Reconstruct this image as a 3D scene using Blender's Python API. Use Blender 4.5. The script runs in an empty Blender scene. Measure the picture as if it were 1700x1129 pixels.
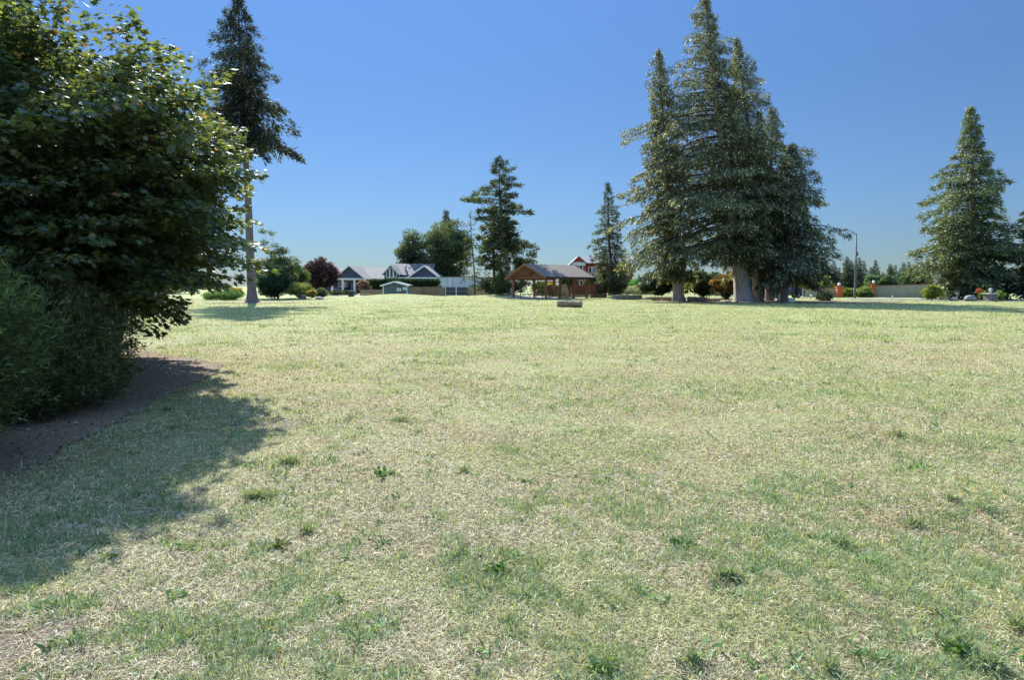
import bpy, math, random
import numpy as np
R = math.radians
sc = bpy.context.scene
col = sc.collection

# ------------------------------------------------------------------ camera
F_PX, CX, CY, HOR = 1100.0, 850.0, 564.5, 475.0      # focal length and centre in photo pixels (1700 wide)
EYE = 1.6
PITCH = math.atan((CY - HOR) / F_PX)
cam_d = bpy.data.cameras.new('camera'); cam = bpy.data.objects.new('camera', cam_d); col.objects.link(cam)
cam.location = (0, 0, EYE); cam.rotation_euler = (R(90) - PITCH, 0, 0)
cam_d.sensor_width = 36; cam_d.lens = 36 * F_PX / 1700; cam_d.clip_start = 0.05; cam_d.clip_end = 6000
sc.camera = cam

# ------------------------------------------------------------------ light
SUN_AZ, SUN_EL = -21.5, 38.0        # degrees right of the view direction (negative = left), above the horizon
w = bpy.data.worlds.new('World'); sc.world = w; w.use_nodes = True
nt = w.node_tree; nt.nodes.clear()
sky = nt.nodes.new('ShaderNodeTexSky'); sky.sky_type = 'NISHITA'; sky.sun_disc = False
sky.sun_elevation = R(SUN_EL); sky.sun_rotation = R(SUN_AZ)
sky.air_density = 1.0; sky.dust_density = 0.0; sky.ozone_density = 2.0; sky.altitude = 0
bg = nt.nodes.new('ShaderNodeBackground'); bg.inputs['Strength'].default_value = 0.15
ow = nt.nodes.new('ShaderNodeOutputWorld')
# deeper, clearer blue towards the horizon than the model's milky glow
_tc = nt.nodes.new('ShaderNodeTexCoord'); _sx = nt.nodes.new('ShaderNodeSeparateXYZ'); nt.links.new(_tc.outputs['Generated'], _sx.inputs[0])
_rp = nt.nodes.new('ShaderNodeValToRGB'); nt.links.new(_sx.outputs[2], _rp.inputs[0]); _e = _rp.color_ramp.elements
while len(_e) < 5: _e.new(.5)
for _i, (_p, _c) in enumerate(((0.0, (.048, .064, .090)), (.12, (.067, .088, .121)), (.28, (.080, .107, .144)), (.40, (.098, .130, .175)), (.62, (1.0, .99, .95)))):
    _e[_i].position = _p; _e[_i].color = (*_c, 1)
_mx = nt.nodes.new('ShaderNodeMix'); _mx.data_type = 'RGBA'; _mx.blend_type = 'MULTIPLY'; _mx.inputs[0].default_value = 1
_vs = nt.nodes.new('ShaderNodeVectorMath'); _vs.operation = 'SCALE'; _vs.inputs['Scale'].default_value = 1.95; nt.links.new(_rp.outputs[0], _vs.inputs[0])  # boosts the unseen overhead sky to fill the shadows; ramp holds it down below
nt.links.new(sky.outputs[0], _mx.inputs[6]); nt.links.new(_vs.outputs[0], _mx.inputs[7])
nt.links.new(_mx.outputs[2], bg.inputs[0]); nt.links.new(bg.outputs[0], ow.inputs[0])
sun_d = bpy.data.lights.new('sun', 'SUN'); sun_d.energy = 5.0; sun_d.angle = R(0.5); sun_d.color = (1.0, 0.96, 0.88)
sun = bpy.data.objects.new('sun', sun_d); col.objects.link(sun)
sun.rotation_euler = (R(90 - SUN_EL), 0, R(180 - SUN_AZ)); sun.location = (-30, 60, 60)
sc.view_settings.view_transform = 'Standard'; sc.view_settings.look = 'None'
sc.view_settings.exposure = 1.33; sc.view_settings.gamma = 1; sc.view_settings.use_curve_mapping = False
sc.cycles.max_bounces = 6; sc.cycles.transmission_bounces = 4; sc.cycles.diffuse_bounces = 3
sc.cycles.glossy_bounces = 2; sc.cycles.transparent_max_bounces = 8

# ------------------------------------------------------------------ helpers
def at(u, v, D):
    """point seen at photo pixel (u,v) at distance D in front of the camera"""
    a, b = (u - CX) / F_PX, -(v - CY) / F_PX
    dy = math.cos(PITCH) + b * math.sin(PITCH); dz = -math.sin(PITCH) + b * math.cos(PITCH)
    t = D / dy
    return (a * t, D, EYE + dz * t)
def px_x(u, D): return at(u, HOR, D)[0]
def px_z(v, D, u=850): return at(u, v, D)[2]

def bump2(x, y, cx, cy, rx, ry, h):
    return h * np.exp(-(((x - cx) / rx) ** 2 + ((y - cy) / ry) ** 2))
def gz(x, y):
    x = np.asarray(x, float); y = np.asarray(y, float)
    z = bump2(x, y, -14.5, 84, 6, 7, .62) + bump2(x, y, -1.5, 93, 5, 7, .5) + bump2(x, y, 20, 98, 8, 9, 1.0)
    z = z + bump2(x, y, -9.5, 10.5, 3.2, 3.6, .28)
    z = z + .05 * np.sin(x * .13 + 1) * np.sin(y * .11) * np.clip((y - 15) / 20, 0, 1)
    z = z + .024 * np.sin(x * 1.5 + .4 + .6 * y) * np.sin(y * 1.3 + 1) + .012 * np.sin(x * 2.9 + y * 2.1 + np.sin(x))
    return z
def gzf(x, y): return float(gz(x, y))
def ground_at(u, v, D0=30.):
    """ground point under photo pixel (u,v)"""
    D = D0
    for _ in range(60):
        p = at(u, v, D); zz = gzf(p[0], D)
        dz = (p[2] - EYE) / D
        D2 = (zz - EYE) / dz if dz < -1e-4 else D
        D = .5 * D + .5 * D2
    p = at(u, v, D); return (p[0], D, gzf(p[0], D))

_rs = np.random.RandomState(7); _tab = _rs.rand(256, 256)
def vnoise(x, y):
    xi = np.floor(x).astype(int); yi = np.floor(y).astype(int); fx = x - xi; fy = y - yi
    fx = fx * fx * (3 - 2 * fx); fy = fy * fy * (3 - 2 * fy)
    g = lambda a, b: _tab[a & 255, b & 255]
    return (g(xi, yi) * (1 - fx) + g(xi + 1, yi) * fx) * (1 - fy) + (g(xi, yi + 1) * (1 - fx) + g(xi + 1, yi + 1) * fx) * fy
def fbm(x, y, o=3):
    s = 0; a = .5; t = 0
    for i in range(o):
        s = s + a * vnoise(x * 2 ** i + 17.3 * i, y * 2 ** i + 5.1 * i); t += a; a *= .5
    return s / t
def sstep(a, b, x):
    t = np.clip((x - a) / (b - a), 0, 1); return t * t * (3 - 2 * t)

def tag(o, label=None, cat=None, group=None, kind=None):
    if label: o['label'] = label
    if cat: o['category'] = cat
    if group: o['group'] = group
    if kind: o['kind'] = kind
    return o
def empty(name, loc, rz=0, label=None, cat=None, group=None):
    o = bpy.data.objects.new(name, None); col.objects.link(o); o.location = loc; o.rotation_euler = (0, 0, rz)
    o.empty_display_size = .3
    return tag(o, label, cat, group)
def link(name, me, parent=None, mat=None):
    o = bpy.data.objects.new(name, me); col.objects.link(o)
    if parent: o.parent = parent
    if mat: me.materials.append(mat)
    return o
def copy_tree(o, parent=None):
    c = o.copy(); col.objects.link(c); c.parent = parent
    for ch in list(o.children): copy_tree(ch, c)
    return c

def mesh_np(name, V, F, C=None, smooth=False):
    """V (n,3); F list of int arrays (m,k); C per-vertex rgb"""
    me = bpy.data.meshes.new(name); V = np.ascontiguousarray(V, np.float32)
    me.vertices.add(len(V)); me.vertices.foreach_set('co', V.ravel())
    loops = np.concatenate([f.ravel() for f in F]).astype(np.int32)
    tot = np.concatenate([np.full(len(f), f.shape[1], np.int32) for f in F])
    st = np.concatenate([[0], np.cumsum(tot)[:-1]]).astype(np.int32)
    me.loops.add(len(loops)); me.loops.foreach_set('vertex_index', loops)
    me.polygons.add(len(tot)); me.polygons.foreach_set('loop_start', st); me.polygons.foreach_set('loop_total', tot)
    if smooth: me.polygons.foreach_set('use_smooth', np.ones(len(tot), bool))
    me.update(calc_edges=True)
    if C is not None:
        a = me.color_attributes.new('Col', 'FLOAT_COLOR', 'POINT')
        cc = np.ones((len(V), 4), np.float32); cc[:, :3] = C; a.data.foreach_set('color', cc.ravel())
    return me

class MB:
    def __init__(s): s.v = []; s.f = []
    def add(s, v, f):
        n = len(s.v); s.v += [tuple(p) for p in v]; s.f += [tuple(i + n for i in q) for q in f]; return s
    def box(s, x0, x1, y0, y1, z0, z1):
        return s.add([(x0,y0,z0),(x1,y0,z0),(x1,y1,z0),(x0,y1,z0),(x0,y0,z1),(x1,y0,z1),(x1,y1,z1),(x0,y1,z1)],
                     [(0,3,2,1),(4,5,6,7),(0,1,5,4),(1,2,6,5),(2,3,7,6),(3,0,4,7)])
    def prism(s, pts, d):
        """closed polygon pts (3d list) extruded by vector d"""
        n = len(pts); q = [tuple(p[i] + d[i] for i in range(3)) for p in pts]
        f = [tuple(range(n))[::-1], tuple(range(n, 2 * n))] + [(i, (i + 1) % n, n + (i + 1) % n, n + i) for i in range(n)]
        return s.add(list(pts) + q, f)
    def tube(s, pts, rad, n=8, cap=True, wob=None):
        P = [np.array(p, float) for p in pts]; m = len(P); vs = []
        for i in range(m):
            t = P[min(i + 1, m - 1)] - P[max(i - 1, 0)]; t = t / (np.linalg.norm(t) + 1e-9)
            a = np.array((1, 0, 0)) if abs(t[0]) < .8 else np.array((0, 1, 0))
            x = np.cross(t, a); x /= np.linalg.norm(x); y = np.cross(t, x)
            for k in range(n):
                an = 2 * math.pi * k / n; r = rad[i] * (wob(i, an) if wob else 1)
                vs.append(P[i] + x * math.cos(an) * r + y * math.sin(an) * r)
        fs = [(i * n + k, i * n + (k + 1) % n, (i + 1) * n + (k + 1) % n, (i + 1) * n + k) for i in range(m - 1) for k in range(n)]
        if cap: fs += [tuple(range(n))[::-1], tuple((m - 1) * n + k for k in range(n))]
        return s.add(vs, fs)
    def build(s, name, mat, parent=None, bevel=0, smooth=False):
        me = bpy.data.meshes.new(name); me.from_pydata(s.v, [], s.f); me.update()
        if smooth:
            for p in me.polygons: p.use_smooth = True
        o = link(name, me, parent, mat)
        if bevel:
            b = o.modifiers.new('bevel', 'BEVEL'); b.width = bevel; b.segments = 2; b.limit_method = 'ANGLE'
        return o

# ------------------------------------------------------------------ materials
def new_mat(name):
    m = bpy.data.materials.new(name); m.use_nodes = True; n = m.node_tree; n.nodes.clear()
    o = n.nodes.new('ShaderNodeOutputMaterial'); return m, n, o
def N(n, t, **kw):
    x = n.nodes.new(t)
    for k, v in kw.items(): setattr(x, k, v)
    return x
def noise(n, vec, scale, detail=4, rough=.6):
    x = N(n, 'ShaderNodeTexNoise'); x.inputs['Scale'].default_value = scale
    x.inputs['Detail'].default_value = detail; x.inputs['Roughness'].default_value = rough
    if vec is not None: n.links.new(vec, x.inputs['Vector'])
    return x.outputs['Fac']
def ramp(n, fac, stops):
    r = N(n, 'ShaderNodeValToRGB'); e = r.color_ramp.elements
    while len(e) < len(stops): e.new(.5)
    for i, (p, c) in enumerate(stops):
        e[i].position = p; e[i].color = (c[0], c[1], c[2], 1)
    n.links.new(fac, r.inputs[0]); return r.outputs[0]
def mixc(n, fac, a, b, mode='MIX'):
    m = N(n, 'ShaderNodeMix', data_type='RGBA', blend_type=mode)
    for s, v in ((m.inputs['Factor'], fac), (m.inputs[6], a), (m.inputs[7], b)):
        if isinstance(v, (int, float)): s.default_value = v
        elif isinstance(v, tuple): s.default_value = (*v, 1)
        else: n.links.new(v, s)
    return m.outputs[2]
def objcoord(n, scale=(1, 1, 1), kind='Object'):
    t = N(n, 'ShaderNodeTexCoord'); m = N(n, 'ShaderNodeMapping'); m.inputs['Scale'].default_value = scale
    n.links.new(t.outputs[kind], m.inputs[0]); return m.outputs[0]
def surf(name, c1, c2, scale=3, stretch=(1, 1, 1), rough=.8, bump=.3, bscale=None, spec=.3, metal=0, dist=.02):
    m, n, o = new_mat(name); v = objcoord(n, stretch)
    f = noise(n, v, scale, 6, .65); c = ramp(n, f, [(.3, c1), (.7, c2)])
    p = N(n, 'ShaderNodeBsdfPrincipled'); n.links.new(c, p.inputs['Base Color'])
    p.inputs['Roughness'].default_value = rough; p.inputs['Specular IOR Level'].default_value = spec; p.inputs['Metallic'].default_value = metal
    if bump:
        b = N(n, 'ShaderNodeBump'); b.inputs['Strength'].default_value = bump; b.inputs['Distance'].default_value = dist
        n.links.new(noise(n, v, bscale or scale * 4, 5), b.inputs['Height']); n.links.new(b.outputs[0], p.inputs['Normal'])
    n.links.new(p.outputs[0], o.inputs[0]); return m
def foliage_mat(name, trans=.35, gloss=.06, rough=.45, gain=1.0):
    m, n, o = new_mat(name); a = N(n, 'ShaderNodeAttribute', attribute_name='Col')
    c = a.outputs['Color']
    if gain != 1: c = mixc(n, 1.0, c, (gain, gain, gain), 'MULTIPLY')
    d = N(n, 'ShaderNodeBsdfDiffuse'); t = N(n, 'ShaderNodeBsdfTranslucent'); g = N(n, 'ShaderNodeBsdfGlossy')
    n.links.new(c, d.inputs[0]); n.links.new(mixc(n, 1.0, c, (1.5, 1.35, .6), 'MULTIPLY'), t.inputs[0])
    g.inputs['Roughness'].default_value = rough; g.inputs[0].default_value = (.9, .95, 1, 1)
    m1 = N(n, 'ShaderNodeMixShader'); m1.inputs[0].default_value = trans; n.links.new(d.outputs[0], m1.inputs[1]); n.links.new(t.outputs[0], m1.inputs[2])
    m2 = N(n, 'ShaderNodeMixShader'); m2.inputs[0].default_value = gloss; n.links.new(m1.outputs[0], m2.inputs[1]); n.links.new(g.outputs[0], m2.inputs[2])
    n.links.new(m2.outputs[0], o.inputs[0]); return m

M = {}
M['needle'] = foliage_mat('needle_foliage', .3, .03)
M['leaf'] = foliage_mat('leaf_foliage', .45, .05)
M['shrub'] = foliage_mat('shrub_foliage', .35, .015)
M['blade'] = foliage_mat('grass_blades', .3, .015, .5)
M['bark'] = surf('bark', (.15, .12, .10), (.42, .36, .31), 5, (1.6, 1.6, .18), .95, .9, 9, .15, dist=.12)
M['bark_grey'] = surf('bark_grey', (.17, .15, .135), (.50, .45, .41), 5, (1.6, 1.6, .16), .95, .9, 9, .15, dist=.12)
M['bark_lone'] = surf('bark_lone', (.09, .075, .072), (.27, .225, .215), 5, (1.6, 1.6, .16), .95, .9, 9, .15, dist=.12)
M['bark_dark'] = surf('bark_dark', (.05, .045, .04), (.16, .14, .12), 6, (1.5, 1.5, .3), .95, .8, 9, .15, dist=.08)
M['log'] = surf('weathered_log', (.15, .09, .05), (.42, .32, .22), 4, (.35, 2.5, 2.5), .9, .8, 8, .15, dist=.04)
M['log_end'] = surf('log_end_grain', (.30, .22, .13), (.5, .4, .26), 9, (1, 1, 1), .9, .3, 14)
M['mulch'] = surf('mulch', (.10, .072, .046), (.28, .215, .15), 30, (1, 1, 1), .95, 1, 40, .1, dist=.03)
M['dirt'] = surf('dirt', (.16, .12, .09), (.33, .26, .20), 5, (1, 1, 1), .95, .6, 30, .1)
M['asphalt'] = surf('asphalt', (.10, .10, .10), (.17, .17, .17), 1.5, (1, 1, 1), .9, .5, 60, .2)
M['concrete'] = surf('concrete', (.38, .37, .34), (.5, .49, .46), 3, (1, 1, 1), .9, .3, 20)
M['white'] = surf('white_paint', (.72, .72, .70), (.84, .84, .82), 2, rough=.55, bump=.05)
M['wood_fence'] = surf('fence_wood', (.20, .135, .08), (.38, .27, .17), 3, (3, 3, .3), .85, .4, 12)
M['wood_fence_red'] = surf('stained_fence_wood', (.10, .045, .028), (.22, .10, .06), 3, (3, 3, .3), .8, .4, 12)
M['cedar_wood'] = surf('stained_cedar', (.19, .075, .038), (.34, .155, .08), 3, (2, 2, .4), .6, .2, 12)
M['glass'] = surf('window_glass', (.02, .025, .035), (.04, .05, .065), 1, rough=.06, bump=0, spec=.8)
M['dark_metal'] = surf('dark_metal', (.04, .04, .045), (.08, .08, .09), 3, rough=.5, bump=.05, metal=.4)
M['grey_metal'] = surf('galvanised_metal', (.22, .23, .25), (.34, .35, .37), 3, rough=.45, bump=.05, metal=.5)
M['stone'] = surf('stone_block', (.10, .095, .095), (.30, .285, .28), 5, rough=.95, bump=.8, bscale=16, dist=.05)
M['rock'] = surf('rock', (.14, .14, .15), (.34, .33, .34), 2.5, rough=.95, bump=.9, bscale=9, dist=.06)

def siding(name, c, pitch=.2, axis=2):
    m, n, o = new_mat(name); t = N(n, 'ShaderNodeTexCoord'); s = N(n, 'ShaderNodeSeparateXYZ'); n.links.new(t.outputs['Object'], s.inputs[0])
    q = N(n, 'ShaderNodeMath', operation='MULTIPLY'); q.inputs[1].default_value = 1 / pitch; n.links.new(s.outputs[axis], q.inputs[0])
    fr = N(n, 'ShaderNodeMath', operation='FRACT'); n.links.new(q.outputs[0], fr.inputs[0])
    v = noise(n, objcoord(n, (1, 1, 1)), 1.3, 5); cc = mixc(n, v, tuple(k * .8 for k in c), tuple(min(1, k * 1.2) for k in c))
    p = N(n, 'ShaderNodeBsdfPrincipled'); n.links.new(cc, p.inputs['Base Color']); p.inputs['Roughness'].default_value = .75
    b = N(n, 'ShaderNodeBump'); b.inputs['Strength'].default_value = .8; b.inputs['Distance'].default_value = .03
    n.links.new(fr.outputs[0], b.inputs['Height']); n.links.new(b.outputs[0], p.inputs['Normal'])
    n.links.new(p.outputs[0], o.inputs[0]); return m
M['siding_blue'] = siding('blue_lap_siding', (.065, .08, .14))
M['siding_shed'] = siding('grey_blue_shed_siding', (.13, .165, .19), .25)
M['siding_red'] = siding('red_lap_siding', (.38, .05, .05))
M['panel_wall'] = siding('pale_vertical_cladding', (.56, .60, .64), .9, 0)
M['stucco'] = surf('tan_stucco', (.30, .27, .20), (.40, .36, .28), 1.4, (1, 1, .4), .95, .4, 30)
M['brick_orange'] = surf('orange_red_pillar_paint', (.50, .11, .04), (.62, .17, .07), 4, rough=.85, bump=.3)
def shingle(name, c1, c2, s=3.0):
    m, n, o = new_mat(name); v = objcoord(n, (1, 1, 1))
    b_ = N(n, 'ShaderNodeTexBrick'); b_.inputs['Scale'].default_value = s; b_.inputs['Mortar Size'].default_value = .02
    b_.inputs['Color1'].default_value = (*c1, 1); b_.inputs['Color2'].default_value = (*c2, 1); b_.inputs['Mortar'].default_value = (*[k * .6 for k in c1], 1)
    n.links.new(v, b_.inputs['Vector'])
    cc = mixc(n, noise(n, v, 2, 5), (.75, .75, .75), (1.25, 1.25, 1.25)); cc = mixc(n, 1.0, b_.outputs[0], cc, 'MULTIPLY')
    p = N(n, 'ShaderNodeBsdfPrincipled'); n.links.new(cc, p.inputs['Base Color']); p.inputs['Roughness'].default_value = .85
    b = N(n, 'ShaderNodeBump'); b.inputs['Strength'].default_value = .5; b.inputs['Distance'].default_value = .02
    n.links.new(noise(n, v, 25, 4), b.inputs['Height']); n.links.new(b.outputs[0], p.inputs['Normal'])
    n.links.new(p.outputs[0], o.inputs[0]); return m
M['shingle'] = shingle('grey_shingle', (.075, .077, .082), (.12, .122, .13))
M['shingle_brown'] = shingle('brown_grey_shingle', (.095, .072, .06), (.15, .115, .095))
M['shingle_blue'] = shingle('slate_blue_shingle', (.07, .078, .10), (.11, .12, .15))

# the ground: dry lawn
def lawn_mat():
    m, n, o = new_mat('dry_lawn'); v = objcoord(n, (1, 1, 1))
    big = noise(n, v, .10, 4, .6); mid = noise(n, v, .8, 5, .6); fine = noise(n, v, 6, 6, .7); vf = noise(n, v, 55, 4, .7)
    straw = ramp(n, vf, [(.25, (.13, .10, .06)), (.5, (.27, .225, .12)), (.75, (.46, .41, .22))])
    green = ramp(n, vf, [(.25, (.09, .11, .045)), (.5, (.22, .26, .10)), (.75, (.38, .42, .18))])
    a = N(n, 'ShaderNodeMath', operation='ADD'); n.links.new(mid, a.inputs[0]); n.links.new(fine, a.inputs[1])
    sx = N(n, 'ShaderNodeSeparateXYZ'); n.links.new(v, sx.inputs[0])
    mr = N(n, 'ShaderNodeMapRange'); mr.inputs[1].default_value = 14; mr.inputs[2].default_value = 34; mr.inputs[3].default_value = 0; mr.inputs[4].default_value = .17
    n.links.new(sx.outputs[1], mr.inputs[0])
    a2 = N(n, 'ShaderNodeMath', operation='ADD'); n.links.new(a.outputs[0], a2.inputs[0]); n.links.new(mr.outputs[0], a2.inputs[1])
    a3 = N(n, 'ShaderNodeMath', operation='MULTIPLY_ADD'); n.links.new(big, a3.inputs[0]); a3.inputs[1].default_value = .5; n.links.new(a2.outputs[0], a3.inputs[2])
    gm = ramp(n, a3.outputs[0], [(0, (0, 0, 0)), (1, (1, 1, 1))])
    g2 = N(n, 'ShaderNodeMapRange'); g2.inputs[1].default_value = 1.12; g2.inputs[2].default_value = 1.5; n.links.new(a3.outputs[0], g2.inputs[0])
    c = mixc(n, g2.outputs[0], straw, green)
    soil = N(n, 'ShaderNodeMapRange'); soil.inputs[1].default_value = .62; soil.inputs[2].default_value = .72; n.links.new(noise(n, v, 1.7, 5, .7), soil.inputs[0])
    c = mixc(n, soil.outputs[0], c, (.22, .165, .125))
    p = N(n, 'ShaderNodeBsdfPrincipled'); n.links.new(c, p.inputs['Base Color']); p.inputs['Roughness'].default_value = .95; p.inputs['Specular IOR Level'].default_value = .1
    b = N(n, 'ShaderNodeBump'); b.inputs['Strength'].default_value = .9; b.inputs['Distance'].default_value = .05
    n.links.new(noise(n, v, 14, 6, .75), b.inputs['Height']); n.links.new(b.outputs[0], p.inputs['Normal'])
    n.links.new(p.outputs[0], o.inputs[0]); return m
M['lawn'] = lawn_mat()

def build_ground():
    K = 420; u = np.linspace(-1, 1, K); gx = 2500 * np.sinh(6 * u) / np.sinh(6)
    uy = np.linspace(-.55, 1, K); gy = 6 + 3000 * np.sinh(6 * uy) / np.sinh(6)
    X, Y = np.meshgrid(gx, gy); Z = gz(X, Y)
    V = np.stack([X, Y, Z], -1).reshape(-1, 3)
    i = np.arange(K - 1); a = (i[:, None] * K + i[None, :]).ravel()
    F = np.stack([a, a + 1, a + K + 1, a + K], 1)
    o = link('ground', mesh_np('ground', V, [F], smooth=True), None, M['lawn']); tag(o, 'broad dry lawn of straw and pale green grass', kind='structure')
build_ground()

def sheet(name, pts, mat, lift, label, step=None, kind='structure', edge=0.0):
    """flat sheet following the ground inside polygon pts (x,y)"""
    P = np.array(pts); x0, y0 = P.min(0); x1, y1 = P.max(0); step = step or max(x1 - x0, y1 - y0) / 60
    nx = int((x1 - x0) / step) + 2; ny = int((y1 - y0) / step) + 2
    gx = np.linspace(x0, x1, nx); gy = np.linspace(y0, y1, ny); X, Y = np.meshgrid(gx, gy)
    def inside(X, Y):
        ins = np.zeros(X.shape, bool); j = len(P) - 1
        for i in range(len(P)):
            xi, yi = P[i]; xj, yj = P[j]
            c = ((yi > Y) != (yj > Y)) & (X < (xj - xi) * (Y - yi) / (yj - yi + 1e-12) + xi); ins ^= c; j = i
        return ins
    cx = (X[:-1, :-1] + X[1:, 1:]) / 2; cy = (Y[:-1, :-1] + Y[1:, 1:]) / 2
    jit = edge * (fbm(cx * 3, cy * 3) - .5)
    m = inside(cx + jit, cy + jit)
    Z = gz(X, Y) + lift
    idx = np.arange(nx * ny).reshape(ny, nx)
    F = np.stack([idx[:-1, :-1], idx[:-1, 1:], idx[1:, 1:], idx[1:, :-1]], -1)[m]
    V = np.stack([X, Y, Z], -1).reshape(-1, 3)
    used = np.unique(F); rm = np.zeros(len(V), int); rm[used] = np.arange(len(used))
    o = link(name, mesh_np(name, V[used], [rm[F]], smooth=True), None, mat); tag(o, label, kind=kind); return o
MULCH = [(-5.2, 2.5), (-4.8, 4.2)] + [ground_at(u, v, 8)[:2] for u, v in ((0, 792), (90, 762), (188, 708), (278, 658), (338, 630), (372, 612), (332, 598), (270, 588), (215, 579))] + [(-13, 18), (-17, 14), (-17, 2.5)]
sheet('mulch_bed', MULCH, M['mulch'], .012, 'dark brown mulch bed under the shrubs at left', .06, edge=.35)
sheet('tree_bed', [(14, 66), (19, 64), (26, 63.2), (33, 64), (39, 66), (40, 69), (36, 74), (28, 77), (20, 76), (15, 71)], M['mulch'], .03, 'dark mulch under the cedar grove', .5, edge=2.)
sheet('tree_ring', [(-28.5, 63), (-26, 61.2), (-23, 61.5), (-20.5, 63.5), (-21, 66), (-25, 68), (-28.5, 66)], M['mulch'], .03, 'mulch ring round the lone cedar', .3, edge=1.)
sheet('driveway', [(40, 78), (47, 71), (54, 63), (70, 50), (90, 40), (90, 60), (66, 68), (52, 79), (46, 84), (42, 83)], M['asphalt'], .025, 'grey asphalt drive at the right', .8, edge=.3)
sheet('road', [(-60, 128), (-20, 116), (-20, 121), (-60, 134)], M['asphalt'], .03, 'grey street in front of the houses', 1.)
sheet('pavement', [(-32, 108), (-22, 103), (-22, 104.5), (-32, 109.8)], M['concrete'], .04, 'pale concrete path by the fence', .6)
sheet('shelter_slab', [(2.6, 80), (8.9, 86.6), (4.4, 91.5), (-1.2, 85.4)], M['concrete'], .05, 'concrete floor under the picnic shelter', .3)

def nrm(a): return a / (np.linalg.norm(a, axis=-1, keepdims=True) + 1e-9)
def kites(P, A, L, Wd, rng, flat=0.0):
    """diamond leaves from P along A; flat pulls the leaf's width axis to horizontal"""
    A = nrm(A); r = rng.randn(len(P), 3); r[:, 2] *= (1 - flat)
    S = nrm(np.cross(A, np.cross(r, A))); L = L[:, None]; Wd = Wd[:, None]
    V = np.stack([P, P + A * L * .45 + S * Wd * .5, P + A * L, P + A * L * .45 - S * Wd * .5], 1).reshape(-1, 3)
    b = np.arange(len(P)) * 4
    return V, np.stack([b, b + 1, b + 2, b + 3], 1)
def shade_cols(n, rng, c1, c2, k):
    t = rng.rand(n, 1); return (np.array(c1) * (1 - t) + np.array(c2) * t) * (1 - k / 2 + k * rng.rand(n, 1))
# ------------------------------------------------------------------ grass blades (one countless mass)
def grass_colour(x, y, rng, up):
    n1 = fbm(x / 2.6, y / 2.6, 3); n2 = .6 * fbm(x / .11 + 50, y / .11, 2) + .4 * fbm(x / .42 + 5, y / .42 + 70, 2); n3 = fbm(x / 9 + 9, y / 9 + 3, 2); n4 = fbm(x / .9 + 90, y / .9 + 20, 2)
    far_ = sstep(6, 20, y); n5 = fbm(x / 1.5 + 31, y / 1.1 + 7, 3)
    g = sstep(.50, .66, .24 * n1 + (.70 - .45 * far_) * n2 + .45 * far_ * n5 + .06 * n3 + .012) * .85 
    yl = sstep(.52, .72, n4)
    r = rng.rand(len(x), 1)
    straw = np.array((.48, .415, .25)); pale = np.array((.68, .64, .48)); yel = np.array((.38, .41, .16)); gr = np.array((.19, .29, .13)); blue = np.array((.25, .35, .20)); brown = np.array((.16, .105, .065))
    c = np.where(r < .45, straw, np.where(r < .72, pale, brown))
    c = np.where(rng.rand(len(x), 1) < (yl * .45 + .10 + .26 * sstep(11, 24, y))[:, None], yel, c)
    gc = np.where(rng.rand(len(x), 1) < .55, gr, np.where(rng.rand(len(x), 1) < .6, blue, yel))
    pg = np.clip(g * .78 + .07 + .10 * up, 0, 1)
    c = np.where(rng.rand(len(x), 1) < pg[:, None], gc, c)
    return c * (.42 + .80 * rng.rand(len(x), 1)), g
def in_poly(P, X, Y):
    ins = np.zeros(X.shape, bool); j = len(P) - 1
    for i in range(len(P)):
        xi, yi = P[i]; xj, yj = P[j]
        ins ^= ((yi > Y) != (yj > Y)) & (X < (xj - xi) * (Y - yi) / (yj - yi + 1e-12) + xi); j = i
    return ins
BARE = [(ground_at(45, 1065, 3)[:2], .26), (ground_at(462, 706, 7)[:2], .30)]
def blades(x, y, rng, scale, colr, up, length, curl=.6):
    """curved two-segment blades: 5 verts each"""
    n = len(x); th = rng.rand(n) * 2 * math.pi
    el = np.where(up > .5, R(25) + rng.rand(n) * R(55), R(-2) + rng.rand(n) * R(28))
    L = length; Wd = scale
    d = np.stack([np.cos(th) * np.cos(el), np.sin(th) * np.cos(el), np.sin(el)], 1)
    th2 = th + (rng.rand(n) - .5) * 1.6; el2 = el - curl * rng.rand(n)
    d2 = np.stack([np.cos(th2) * np.cos(el2), np.sin(th2) * np.cos(el2), np.sin(el2)], 1)
    s = np.stack([-np.sin(th), np.cos(th), (rng.rand(n) - .5) * .8], 1)
    B = np.stack([x, y, gz(x, y) + rng.rand(n) * .012 * np.where(up > .5, 0, 1)], 1)
    Mi = B + d * (L * .5)[:, None]; T = Mi + d2 * (L * .5)[:, None]
    T[:, 2] = np.maximum(T[:, 2], B[:, 2] + .002); Mi[:, 2] = np.maximum(Mi[:, 2], B[:, 2] + .004)
    w2 = (s * Wd[:, None] / 2)
    V = np.stack([B - w2, B + w2, Mi - w2 * .85, Mi + w2 * .85, T], 1).reshape(-1, 3)
    b = np.arange(n) * 5
    return V, np.stack([b, b + 1, b + 3, b + 2], 1), np.stack([b + 2, b + 3, b + 4], 1), np.repeat(colr, 5, 0)
M['soil'] = surf('bare_soil', (.09, .07, .055), (.22, .17, .135), 14, (1, 1, 1), .95, 1, 30, .1, dist=.03)
for i_, ((bx_, by_), br_) in enumerate(BARE):
    a_ = np.linspace(0, 2 * math.pi, 26, endpoint=False); rr_ = br_ * (.75 + .7 * vnoise(np.cos(a_) * 1.6 + 5 * i_ + 20, np.sin(a_) * 1.6 + 8))
    sheet('bare_soil', [(bx_ + 1.5 * r_ * math.cos(t_), by_ + r_ * math.sin(t_)) for t_, r_ in zip(a_, rr_)], M['soil'], .003, 'patch of bare brown soil worn through the lawn', .03, edge=.2)
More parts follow.
